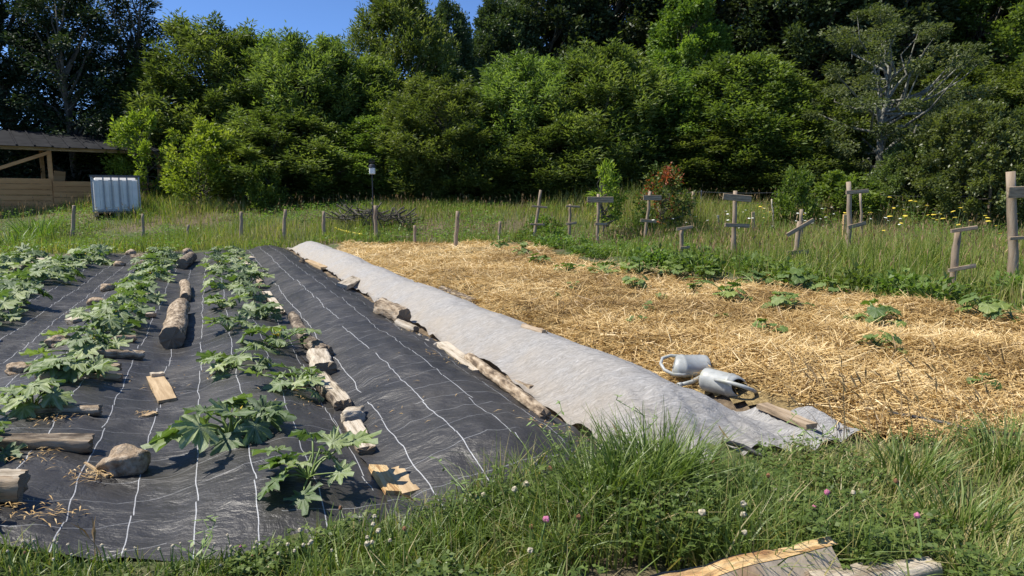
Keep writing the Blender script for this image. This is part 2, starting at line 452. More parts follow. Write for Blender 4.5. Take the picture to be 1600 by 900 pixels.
def black_fabric():
    t = NT('woven_ground_cover')
    uv = t.new('ShaderNodeUVMap'); uv.uv_map = 'st'
    sp = t.new('ShaderNodeSeparateXYZ'); t.lk(uv.outputs[0], sp.inputs[0])
    T, S = sp.outputs[0], sp.outputs[1]
    def cvec(a, b):
        c = t.new('ShaderNodeCombineXYZ')
        for i, q in enumerate((a, b)):
            if isinstance(q, (int, float)): c.inputs[i].default_value = q
            else: t.lk(q, c.inputs[i])
        return c.outputs[0]
    SP = 0.24
    # thick marking lines along the bed, wavering with the creases and stepping sideways at folds
    wob = t.math('MULTIPLY_ADD', t.noise(cvec(t.math('MULTIPLY', T, 0.35), S), 1.9, 2), 0.06, -0.03)
    seg = t.math('FLOOR', t.math('MULTIPLY', t.math('ADD', S, t.noise(cvec(T, S), 0.8, 1)), 1.7))
    wh = t.new('ShaderNodeTexWhiteNoise', noise_dimensions='2D')
    idx = t.math('FLOOR', t.math('DIVIDE', T, SP)); t.lk(cvec(seg, idx), wh.inputs['Vector'])
    step = t.math('MULTIPLY_ADD', wh.outputs['Value'], 0.022, -0.011)
    x = t.math('DIVIDE', t.math('ADD', t.math('ADD', T, wob), step), SP)
    d = t.math('ABSOLUTE', t.math('SUBTRACT', t.math('FRACT', x), 0.5))
    line = t.math('LESS_THAN', d, 0.0090)
    gap = t.math('GREATER_THAN', t.noise(cvec(t.math('MULTIPLY', T, 3.0), S), 1.3, 2), 0.35)
    line = t.math('MULTIPLY', line, gap)
    # thin threads across the bed
    wob2 = t.math('MULTIPLY_ADD', t.noise(cvec(T, S), 2.0, 2), 0.12, -0.06)
    y = t.math('DIVIDE', t.math('ADD', S, wob2), 0.24)
    d2 = t.math('ABSOLUTE', t.math('SUBTRACT', t.math('FRACT', y), 0.5))
    line2 = t.math('MULTIPLY', t.math('LESS_THAN', d2, 0.0085), t.math('GREATER_THAN', t.noise(cvec(T, S), 1.9, 2), 0.44))
    P = t.coord('Object')
    dust = t.noise(P, 1.7, 6, 0.62)
    c = t.ramp(dust, [(0.35, (0.022, 0.021, 0.020)), (0.62, (0.045, 0.042, 0.039)), (0.8, (0.10, 0.088, 0.07))])
    weave = t.noise(t.coord('Object', (1, 1, 1)), 220, 2)
    c = t.mix(0.35, c, t.ramp(weave, [(0.3, (0.02, 0.0195, 0.019)), (0.7, (0.075, 0.072, 0.069))]))
    c = t.mix(t.math('MULTIPLY', line2, 0.42), c, (0.42, 0.43, 0.44))
    c = t.mix(t.math('MULTIPLY', line, t.math('MULTIPLY_ADD', t.noise(cvec(T, S), 5, 2), 0.6, 0.5), clamp=True), c, (0.48, 0.49, 0.50))
    t.lk(c, t.b.inputs['Base Color'])
    t.lk(t.math('MULTIPLY_ADD', dust, 0.5, 0.22), t.b.inputs['Roughness'])
    t.b.inputs['Specular IOR Level'].default_value = 0.45
    w1 = t.new('ShaderNodeMapping'); w1.inputs['Rotation'].default_value = (0, 0, -BED_A + 0.5); w1.inputs['Scale'].default_value = (1, 3.2, 1); t.lk(P, w1.inputs['Vector'])
    w2 = t.new('ShaderNodeMapping'); w2.inputs['Rotation'].default_value = (0, 0, -BED_A - 0.7); w2.inputs['Scale'].default_value = (1, 2.6, 1); t.lk(P, w2.inputs['Vector'])
    h = t.math('ADD', t.noise(w1.outputs[0], 1.9, 6, 0.6, 0.4), t.noise(w2.outputs[0], 2.6, 6, 0.6, 0.4))
    w3 = t.new('ShaderNodeMapping'); w3.inputs['Rotation'].default_value = (0, 0, -BED_A + 1.1); w3.inputs['Scale'].default_value = (1, 1.8, 1); t.lk(P, w3.inputs['Vector'])
    rg = t.math('ABSOLUTE', t.math('SUBTRACT', t.noise(w3.outputs[0], 3.2, 5, 0.6, 0.6), 0.5))
    h = t.math('SUBTRACT', h, t.math('MULTIPLY', rg, 1.3))
    t.bump(t.math('ADD', h, t.math('MULTIPLY', weave, 0.05)), 0.45, 0.055)
    return t.m
M['black_fabric'] = black_fabric()

def fleece_mat():
    t = NT('white_fleece')
    P = t.coord('Object')
    mp = t.new('ShaderNodeMapping'); mp.inputs['Rotation'].default_value = (0, 0, -BED_A + 0.9); mp.inputs['Scale'].default_value = (1, 3.5, 1); t.lk(P, mp.inputs['Vector'])
    fib = t.noise(mp.outputs[0], 15, 7, 0.75, 1.2)
    big = t.noise(P, 1.6, 4)
    c = t.ramp(fib, [(0.36, (0.20, 0.205, 0.215)), (0.52, (0.41, 0.41, 0.415)), (0.66, (0.58, 0.58, 0.58))])
    c = t.mix(t.math('MULTIPLY', big, 0.35), c, (0.60, 0.55, 0.45))
    uv = t.new('ShaderNodeUVMap'); uv.uv_map = 'st'
    sp = t.new('ShaderNodeSeparateXYZ'); t.lk(uv.outputs[0], sp.inputs[0])
    edge = t.math('MULTIPLY', t.math('SUBTRACT', 1.0, sp.outputs[0]), 1.0)      # soil-stained hem on the side by the logs
    st = t.math('MULTIPLY', t.math('POWER', edge, 1.8), t.math('MULTIPLY_ADD', t.noise(P, 3, 4), 2.4, -0.5), clamp=True)
    c = t.mix(t.math('MULTIPLY', st, 0.6), c, (0.50, 0.41, 0.29))
    t.lk(c, t.b.inputs['Base Color']); t.set(Roughness=0.7)
    w2 = t.new('ShaderNodeMapping'); w2.inputs['Rotation'].default_value = (0, 0, -BED_A - 0.5); w2.inputs['Scale'].default_value = (1, 2.6, 1); t.lk(P, w2.inputs['Vector'])
    t.bump(t.math('ADD', t.math('MULTIPLY', fib, 0.5), t.noise(w2.outputs[0], 4.5, 7, 0.65, 1.4)), 0.85, 0.035)
    tr = t.new('ShaderNodeBsdfTranslucent'); t.lk(c, tr.inputs['Color'])
    ms = t.new('ShaderNodeMixShader'); ms.inputs[0].default_value = 0.15
    t.lk(t.b.outputs[0], ms.inputs[1]); t.lk(tr.outputs[0], ms.inputs[2]); t.lk(ms.outputs[0], t.o.inputs['Surface'])
    return t.m
M['fleece'] = fleece_mat()

def ground_mat():
    t = NT('meadow_soil'); P = t.coord('Object')
    n = t.noise(P, 0.6, 6, 0.6); n2 = t.noise(P, 22, 5, 0.7)
    g = t.ramp(n2, [(0.3, (0.035, 0.055, 0.014)), (0.55, (0.07, 0.095, 0.022)), (0.75, (0.15, 0.13, 0.06))])
    so = t.ramp(n2, [(0.3, (0.08, 0.055, 0.035)), (0.7, (0.19, 0.14, 0.09))])
    c = t.mix(t.ramp(n, [(0.45, (0, 0, 0)), (0.62, (1, 1, 1))]), g, so)
    t.lk(c, t.b.inputs['Base Color']); t.set(Roughness=0.95); t.bump(n2, 0.8, 0.03); return t.m
M['ground'] = ground_mat()
M['soil'] = simple('garden_soil', (0.07, 0.05, 0.03), (0.17, 0.125, 0.08), 16, 0.95, 1.0, 0.03, c3=(0.25, 0.19, 0.12))
M['straw_mat'] = simple('straw_litter', (0.14, 0.10, 0.04), (0.36, 0.26, 0.11), 34, 0.9, 1.0, 0.03, None, c3=(0.56, 0.43, 0.2))

# ------------------------------------------------------------------ ground: one sheet to the horizon
def axis(lo, hi, step, far_lo, far_hi):
    a = list(np.arange(lo, hi, step)); st = step
    x = a[-1]
    while x < far_hi: st *= 1.18; x += st; a.append(x)
    st = step; x = lo; pre = []
    while x > far_lo: st *= 1.18; x -= st; pre.append(x)
    return np.array(pre[::-1] + a)
gxs = axis(-14, 9, 0.13, -500, 500); gys = axis(1.4, 20, 0.13, -400, 900)
GX, GY = np.meshgrid(gxs, gys)
GS, GT = to_st(GX, GY)
GZ = surf(GX, GY)
inbed = sm(2.62, 2.9, GS) * (1 - sm(18.0, 18.7, GS)) * sm(-4.3, -3.9, GT) * (1 - sm(2.8, 3.0, GT))
GZ = GZ - 0.05 * inbed - 0.03 * inpoly(GX, GY, STRAW)
V = np.stack([GX, GY, GZ], -1).reshape(-1, 3)
ny, nx = GX.shape
I = np.arange(nx * ny).reshape(ny, nx)
Q = np.stack([I[:-1, :-1], I[:-1, 1:], I[1:, 1:], I[1:, :-1]], -1).reshape(-1, 4)
ground = link('ground', qmesh('ground', V, Q, M['ground'], smooth=True)); tag(ground, kind='structure')

# bare soil between the beds and at their near edge
def strip(name, s0, s1, t0, t1, mat, dz, ds=0.05, dt=0.05, edge=0.0, wr=0.0, seed=0, uvt=False, near_edge=False):
    ns = int((s1 - s0) / ds) + 1; nt = max(3, int((t1 - t0) / dt) + 1)
    k, j = np.meshgrid(np.linspace(0, 1, ns), np.linspace(0, 1, nt), indexing='ij')
    tt = t0 + (t1 - t0) * j
    sA = (np.interp(tt, [-4, -0.8, -0.4, 0.0, 0.7], [3.15, 2.86, 2.72, 2.53, 2.50]) if near_edge else s0) + edge * 2.2 * fbm(tt * 1.7 + 3, tt * 0 + seed, 3, seed)
    sB = s1 + edge * 2 * fbm(tt * 1.7 + 9, tt * 0 + seed, 3, seed + 3)
    ss = sA + (sB - sA) * k
    tt = tt + edge * 1.6 * fbm(ss * 1.3, j * 0.6, 3, seed + 5) * (np.abs(j - 0.5) * 2) ** 2
    x, y = to_xy(ss, tt); z = surf(x, y) + dz
    if wr:
        a = fbm(ss * 3.0 + 2.2 * tt, tt * 5.5 - 1.3 * ss, 3, seed + 7); b = fbm(ss * 6.5 - 3.0 * tt, tt * 6 + 2 * ss, 2, seed + 8)
        z = z + wr * (1.0 - np.abs(a) * 6) * 0.7 + wr * (1.0 - np.abs(b) * 6) * 0.35
        z = z - 0.5 * wr
    V = np.stack([x, y, z], -1).reshape(-1, 3)
    I = np.arange(ns * nt).reshape(ns, nt)
    Q = np.stack([I[:-1, :-1], I[:-1, 1:], I[1:, 1:], I[1:, :-1]], -1).reshape(-1, 4)
    uv = np.stack([j if uvt else tt, k if uvt else ss], -1).reshape(-1, 2)
    return link(name, qmesh(name, V, Q, mat, uv=uv, smooth=True))

tag(strip('bare_soil', 2.35, 18.6, 1.55, 3.2, M['soil'], -0.02, 0.06, 0.05, 0.06, 0.02, 44), kind='structure')
o = strip('ground_cover_sheet', 2.50, 18.3, -4.0, 0.70, M['black_fabric'], 0.004, 0.045, 0.04, 0.10, 0.016, 61, near_edge=True)
tag(o, 'wide black woven ground cover under the zucchini rows on the left', 'ground cover', 'black ground cover sheets')
o = strip('ground_cover_sheet', 2.52, 18.5, 0.62, 1.76, M['black_fabric'], 0.013, 0.04, 0.035, 0.10, 0.017, 77)
tag(o, 'empty black ground cover strip with white lines beside the pale fleece', 'ground cover', 'black ground cover sheets')

# fleece: hump of white cloth, spreading and creased at its near end
def make_fleece():
    s0, s1 = 2.50, 18.7
    ns, nt = 420, 44
    k, j = np.meshgrid(np.linspace(0, 1, ns) ** 1.25, np.linspace(0, 1, nt), indexing='ij')
    ss = s0 + (s1 - s0) * k + 0.25 * fbm(j * 6, k * 0, 3, 91) * (1 - k)
    wide = (1 - sm(2.6, 3.9, ss))
    tl = 1.80 + 0.10 * fbm(ss * 1.6, ss * 0, 3, 92) - 0.02 * wide; tr = 2.80 + 0.08 * fbm(ss * 1.3, ss * 0 + 5, 3, 93) + 0.34 * (1 - sm(2.5, 3.35, ss))
    tt = tl + (tr - tl) * j
    x, y = to_xy(ss, tt); z = surf(x, y) + 0.018
    fold = np.abs(fbm(ss * 2.2 + 4 * tt, tt * 7 - ss, 3, 95))
    z = z + (0.012 + 0.03 * wide) * (1 - 6 * fold) * 0.8
    e = (np.abs(j - 0.5) * 2) ** 6
    z = z + 0.045 * e * (0.4 + 2.5 * fbm(ss * 5, j * 3, 2, 97)) + 0.012 * fbm(ss * 9, tt * 9, 3, 98)
    V = np.stack([x, y, z], -1).reshape(-1, 3)
    I = np.arange(ns * nt).reshape(ns, nt)
    Q = np.stack([I[:-1, :-1], I[:-1, 1:], I[1:, 1:], I[1:, :-1]], -1).reshape(-1, 4)
    uv = np.stack([j, k], -1).reshape(-1, 2)
    o = link('fleece_cover', qmesh('fleece_cover', V, Q, M['fleece'], uv=uv, smooth=True))
    tag(o, 'long white fleece cloth spread over the raised bed beside the straw', 'fleece')
make_fleece()

# straw mulch
def make_straw():
    xs = np.arange(-5, 8.6, 0.07); ys = np.arange(3.4, 19, 0.07)
    X, Y = np.meshgrid(xs, ys); jx = 0.18 * fbm(X * 3, Y * 3, 2, 3); jy = 0.18 * fbm(X * 3, Y * 3, 2, 4)
    ok = inpoly(X + jx, Y + jy, STRAW)
    Z = surf(X, Y) + 0.012 + 0.05 * fbm(X * 5, Y * 5, 3, 12)
    n, m = X.shape; I = np.arange(n * m).reshape(n, m)
    Q = np.stack([I[:-1, :-1], I[:-1, 1:], I[1:, 1:], I[1:, :-1]], -1).reshape(-1, 4)
    okc = (ok[:-1, :-1] & ok[:-1, 1:] & ok[1:, 1:] & ok[1:, :-1]).ravel()
    Q = Q[okc]; used, inv = np.unique(Q, return_inverse=True)
    V = np.stack([X, Y, Z], -1).reshape(-1, 3)[used]
    o = link('straw_bed', qmesh('straw_bed', V, inv.reshape(-1, 4), M['straw_mat'], smooth=True)); tag(o, kind='structure')
    # loose stalks, denser close to the camera
    N = 210000
    u = rng.random(N); Yc = 3.5 * (18.8 / 3.5) ** u
    Xc = rng.uniform(-1, 1, N) * 0.80 * Yc + 0.0
    k = inpoly(Xc + 0.18 * fbm(Xc * 3, Yc * 3, 2, 3), Yc + 0.18 * fbm(Xc * 3, Yc * 3, 2, 4), STRAW); ss_, tt_ = to_st(Xc, Yc); k[(tt_ < 2.82) | ((ss_ < 3.3) & (tt_ < 3.16)) | ((ss_ > 3.2) & (ss_ < 3.6) & (tt_ < 3.0))] = False; Xc, Yc = Xc[k], Yc[k]; n = len(Xc)
    z = surf(Xc, Yc) + 0.012 + 0.05 * fbm(Xc * 5, Yc * 5, 3, 12)
    az = rng.uniform(0, 2 * np.pi, n) + 2.5 * fbm(Xc * 1.2, Yc * 1.2, 2, 41)
    el = rng.normal(0, 0.28, n); L = rng.uniform(0.08, 0.30, n) * (1 + 0.03 * Yc); W = rng.uniform(0.0022, 0.0050, n) * (1 + 0.09 * Yc)
    d = np.stack([np.cos(az) * np.cos(el), np.sin(az) * np.cos(el), np.sin(el)], 1)
    c = np.stack([Xc, Yc, z + rng.uniform(0.0, 0.04, n)], 1)
    up = norm(np.stack([rng.normal(0, .5, n), rng.normal(0, .5, n), np.ones(n)], 1))
    sd = norm(np.cross(d, up)); nb = np.cross(sd, d)
    bend = rng.normal(0, 0.05, n)[:, None]
    V = np.empty((n, 6, 3))
    for i, kk in enumerate((-0.5, 0.0, 0.5)):
        p = c + d * (L * kk)[:, None] + nb * bend * L[:, None] * (1 - abs(kk) * 2)
        V[:, 2 * i] = p - sd * (W / 2)[:, None]; V[:, 2 * i + 1] = p + sd * (W / 2)[:, None]
    b = (np.arange(n) * 6)[:, None]
    Q = np.concatenate([b + np.array([[0, 1, 3, 2]]), b + np.array([[2, 3, 5, 4]])])
    tint = np.clip(0.52 + rng.normal(0, 0.22, n) + 1.5 * fbm(Xc * 0.8, Yc * 0.8, 3, 55), 0, 1)
    o = link('straw', qmesh('straw', V.reshape(-1, 3), Q, M['straw'], np.repeat(tint, 6)))
    tag(o, 'loose golden straw mulch scattered over the pumpkin bed', 'straw', kind='stuff')
make_straw()

# ------------------------------------------------------------------ grass
def scatter_view(n, y0, y1, keep, xmax=0.82, pw=1.0):
    u = rng.random(n); Y = y0 * (y1 / y0) ** (u ** pw); X = rng.uniform(-1, 1, n) * xmax * Y
    k = keep(X, Y); return X[k], Y[k]
def pts3(X, Y): return np.stack([X, Y, surf(X, Y)], 1)

# verge in front of the beds: the grass stands in tufts
NEAR_EDGE = [(-4, 3.25), (-0.8, 2.86), (-0.4, 2.72), (0.0, 2.52), (0.7, 2.52), (1.2, 2.66), (1.7, 2.64), (2.1, 2.50), (2.6, 2.45), (3.0, 2.35), (3.6, 2.20), (4.6, 2.3), (9, 1.3)]
def edge_s(t): return np.interp(t, [p[0] for p in NEAR_EDGE], [p[1] for p in NEAR_EDGE])
STEPS = [(to_xy(1.72, 1.58))]
def verge_keep(X, Y):
    s, t = to_st(X, Y)
    ok = (s < edge_s(t) + 0.16 * fbm(t * 3, s * 3, 2, 6)) & (Y > 1.2)
    bare = ((X - 0.42) / 0.30) ** 2 + ((Y - 2.12) / 0.13) ** 2 < 1        # trodden bare patch by the beam
    beam = (Y < 2.10 + 0.28 * (X - 0.72)) & (X > 0.22) & (X < 1.16) & (rng.random(X.shape) > 0.03)
    log_ = (Y < 2.10 + 0.33 * (X - 1.02)) & (X > 0.85) & (X < 1.5) & (rng.random(X.shape) > 0.03)
    return ok & ~bare & ~beam & ~log_
def height_map(X, Y):
    """height of the verge grass in metres"""
    s, t = to_st(X, Y)
    h = np.interp(t, [-2, 0.1, 0.5, 0.9, 1.25, 1.6, 1.9, 2.2, 2.7, 3.5, 5], [0.07, 0.08, 0.15, 0.20, 0.25, 0.28, 0.24, 0.15, 0.15, 0.19, 0.24])
    return h
def make_verge():
    X, Y = scatter_view(100000, 1.45, 5.0, verge_keep, 0.86)
    # clumping
    cl = fbm(X * 5, Y * 5, 3, 71); k = rng.random(len(X)) < np.clip(0.62 + 1.6 * cl, 0.12, 1); X, Y = X[k], Y[k]
    k = rng.random(len(X)) < 0.80; X, Y = X[k], Y[k]
    n = len(X); s, t = to_st(X, Y)
    h = height_map(X, Y) * rng.uniform(0.45, 1.25, n) * (1 + 0.8 * fbm(X * 3, Y * 3, 2, 72))
    dry = np.clip(sm(2.0, 2.9, t) * 0.55 + 0.15 + 0.5 * fbm(X * 2.5, Y * 2.5, 2, 73), 0, 0.75)
    tint = np.where(rng.random(n) < dry, rng.uniform(0.72, 1.0, n), np.clip(rng.normal(0.42, 0.16, n) + 0.5 * fbm(X * 4, Y * 4, 2, 74), 0, 0.72))
    az = rng.uniform(0, 2 * np.pi, n) + 0; lean = np.clip(rng.normal(0.55, 0.36, n), 0.02, 1.5)
    az = np.where(t > 2.4, rng.normal(0.3, 0.9, n), az)
    V, Q, T = blades(pts3(X, Y) - [0, 0, 0.01], h, rng.uniform(0.0035, 0.010, n), az, lean, tint, 3)
    parts = [(V, Q, T)]
    # broad arching tufts
    for (px, py, hh, cnt, spread) in [(1000, 800, 0.42, 300, 0.13), (1060, 785, 0.36, 180, 0.10), (930, 815, 0.36, 220, 0.12), (1030, 770, 0.38, 160, 0.10), (700, 860, 0.20, 140, 0.10), (800, 845, 0.22, 160, 0.11),
                                      (620, 880, 0.17, 120, 0.10), (880, 830, 0.26, 160, 0.10), (1150, 800, 0.20, 120, 0.10), (1420, 760, 0.26, 160, 0.14), (1500, 830, 0.22, 140, 0.14), (1570, 740, 0.28, 160, 0.14)]:
        p = hit(px, py); a = rng.uniform(0, 2 * np.pi, cnt); r = spread * np.sqrt(rng.random(cnt))
        X, Y = p.x + r * np.cos(a), p.y + r * np.sin(a)
        parts.append(blades(pts3(X, Y), hh * rng.uniform(0.6, 1.15, cnt), rng.uniform(0.007, 0.012, cnt), a + rng.normal(0, 0.5, cnt), np.clip(rng.normal(0.55, 0.22, cnt), 0.1, 1.1),
                            np.clip(rng.normal(0.42, 0.15, cnt), 0, 0.75), 4) if False else blades(pts3(X, Y), hh * rng.uniform(0.6, 1.15, cnt), rng.uniform(0.007, 0.012, cnt), a + rng.normal(0, 0.5, cnt), np.clip(rng.normal(0.55, 0.22, cnt), 0.1, 1.1), np.clip(rng.normal(0.42, 0.15, cnt), 0, 0.75), 3))
    V, Q, T = join_parts(parts)
    tag(link('verge_grass', qmesh('verge_grass', V, Q, M['grass'], T)), 'uncut green and dry grass along the near edge of the beds', 'grass', kind='stuff')
    # clover and small broad leaves low in the grass
    X, Y = scatter_view(30000, 1.5, 4.2, verge_keep, 0.86)
    k = fbm(X * 2.2, Y * 2.2, 2, 81) > -0.06; X, Y = X[k], Y[k]; n = len(X)
    C = pts3(X, Y); C[:, 2] += height_map(X, Y) * rng.uniform(0.15, 0.85, n)
    tn = rng.random(n); Vs = []; Ts = []; 
    a0 = rng.uniform(0, 2 * np.pi, n)
    for q in range(3):
        a = a0 + q * 2.094; D = np.stack([np.cos(a), np.sin(a), rng.normal(0.1, 0.3, n)], 1)
        Nn = np.stack([rng.normal(0, .3, n), rng.normal(0, .3, n), np.ones(n)], 1)
        v, t_ = leaf_quads(C, D, Nn, rng.uniform(0.012, 0.028, n), rng.uniform(0.011, 0.022, n), tn); Vs.append(v); Ts.append(t_)
    V = np.concatenate(Vs); Q = np.arange(len(V)).reshape(-1, 4)
    tag(link('clover', qmesh('clover', V, Q, M['clover'], np.concatenate(Ts))), 'low clover leaves growing through the verge grass', 'clover', kind='stuff')
make_verge()

# meadow behind the beds, tall weedy grass behind the stakes
def meadow_keep(X, Y):
    s, t = to_st(X, Y)
    right = (t + 1.5 * (rng.random(X.shape) - 0.35) > np.interp(s, [0, 4, 7, 10, 13, 18.5, 30], [9.0, 8.6, 8.2, 7.7, 8.2, 8.9, 9.2]))
    behind = ((s > 18.9 + 0.4 * fbm(t, s, 2, 2)) & (Y > 16.2)) | ((Y > 18.6) & (t > 2.8))
    left = (t < -4.1) & (s > 2)
    return (right | (behind & (t < 9.3) & ~((t > 2.8) & (Y < 18.5))) | left)
def make_meadow():
    X, Y = scatter_view(150000, 7, 27, meadow_keep, 0.84, 0.62)
    n = len(X); s, t = to_st(X, Y)
    tall = sm(4.5, 8, X * 0.5 + t * 0.5)
    h = (0.20 + 0.14 * vn(X * 0.7, Y * 0.7, 8) + 0.28 * tall * sm(8, 12, Y) + 0.20 * sm(20.5, 23, Y)) * rng.uniform(0.45, 1.3, n) * np.clip(0.25 + 1.5 * vn(X * 0.45, Y * 0.6, 18), 0.3, 1.45)
    gr = fbm(X * 0.5, Y * 0.5, 3, 88)
    dry = np.clip(0.16 + 0.20 * tall + 0.9 * gr, 0.02, 0.6)
    tint = np.where(rng.random(n) < dry, rng.uniform(0.72, 1.0, n), np.clip(rng.normal(0.42, 0.16, n) + 0.5 * gr, 0, 0.72))
    V, Q, T = blades(pts3(X, Y) - [0, 0, 0.02], h, rng.uniform(0.010, 0.022, n), rng.uniform(0, 2 * np.pi, n), np.clip(rng.normal(0.3, 0.2, n), 0, 0.9), tint, 2)
    tag(link('meadow_grass', qmesh('meadow_grass', V, Q, M['meadow'], T)), 'rough meadow grass between the beds and the trees', 'grass', kind='stuff')
    # broad leaved weeds in the meadow
    X, Y = scatter_view(95000, 8, 26, meadow_keep, 0.84, 0.6)
    k = fbm(X * 0.8, Y * 0.8, 3, 89) > -0.01; X, Y = X[k], Y[k]; n = len(X)
    C = pts3(X, Y); C[:, 2] += rng.uniform(0.03, 0.36, n) * (0.7 + 0.6 * sm(5, 12, X))
    a = rng.uniform(0, 2 * np.pi, n); D = np.stack([np.cos(a), np.sin(a), rng.normal(0.1, 0.4, n)], 1)
    Nn = np.stack([rng.normal(0, .5, n), rng.normal(0, .5, n), np.ones(n)], 1)
    v, t_ = leaf_quads(C, D, Nn, rng.uniform(0.05, 0.12, n), rng.uniform(0.025, 0.05, n), np.clip(rng.normal(0.45, 0.2, n), 0, 1))
    tag(link('meadow_weeds', qmesh('meadow_weeds', v, np.arange(len(v)).reshape(-1, 4), M['potato'], t_)), 'leafy weeds growing through the meadow grass', 'weeds', kind='stuff')
make_meadow()

# flowering grass stalks
def make_seed_grass():
    parts = []
    def stalk(X, Y, h, az, lean, head, hw, tb):
        n = len(X); P = pts3(X, Y)
        parts.append(blades(P, h, np.full(n, 0.0045) * tb, az, lean, rng.uniform(0.3, 0.9, n), 3))
        dirv = np.stack([np.cos(az), np.sin(az), np.zeros(n)], 1)
        top = P + dirv * (h * lean)[:, None] + np.stack([0 * h, 0 * h, h * (1 - 0.35 * lean)], 1)
        d = norm(dirv * (lean * 1.8)[:, None] + np.array([[0, 0, 1.0]]))
        for q in range(2):
            Nn = np.stack([rng.normal(0, 1, n), rng.normal(0, 1, n), rng.normal(0, .3, n)], 1)
            v, t_ = leaf_quads(top - d * (head * 0.3)[:, None], d, Nn, head, hw, rng.random(n))
            parts.append((v, np.arange(len(v)).reshape(-1, 4), t_))
    # near the right verge: a sheaf of arching brown stalks
    px = [(1330, 690, 0.42), (1345, 700, 0.38), (1310, 700, 0.40), (1360, 690, 0.34), (1290, 700, 0.30), (1395, 690, 0.30), (1325, 680, 0.36), (1410, 700, 0.26), (1480, 700, 0.22), (1540, 690, 0.24), (1120, 740, 0.16), (1010, 760, 0.28), (700, 830, 0.2), (1000, 740, 0.3), (160, 880, 0.13), (150, 885, 0.11), (1170, 740, 0.2), (1560, 680, 0.25)]
    px += [(1300 + 9 * i, 672 + (i * 37) % 40, 0.30 + 0.26 * ((i * 29) % 10) / 10) for i in range(34)]
    P = [hit(a, b) for a, b, c in px]
    X = np.array([p.x for p in P]); Y = np.array([p.y for p in P]); h = np.array([c for a, b, c in px])
    stalk(X, Y, h, rng.normal(math.pi, 0.7, len(X)), rng.uniform(0.15, 0.75, len(X)), np.full(len(X), 0.10), np.full(len(X), 0.010), 1.3)
    # meadow
    X, Y = scatter_view(5200, 9, 25.5, meadow_keep, 0.84, 0.55)
    k = (X > -4) | (Y > 20.5); X, Y = X[k], Y[k]; n = len(X)
    h = rng.uniform(0.35, 0.75, n) * (0.7 + 0.35 * sm(0, 8, X))
    stalk(X, Y, h, rng.uniform(0, 6.28, n), rng.uniform(0.02, 0.35, n), rng.uniform(0.08, 0.16, n), rng.uniform(0.014, 0.03, n), 2.2)
    V, Q, T = join_parts(parts)
    tag(link('seeding_grass', qmesh('seeding_grass', V, Q, M['seed'], T)), 'dry flowering grass stalks rising above the green', 'grass', kind='stuff')
make_seed_grass()

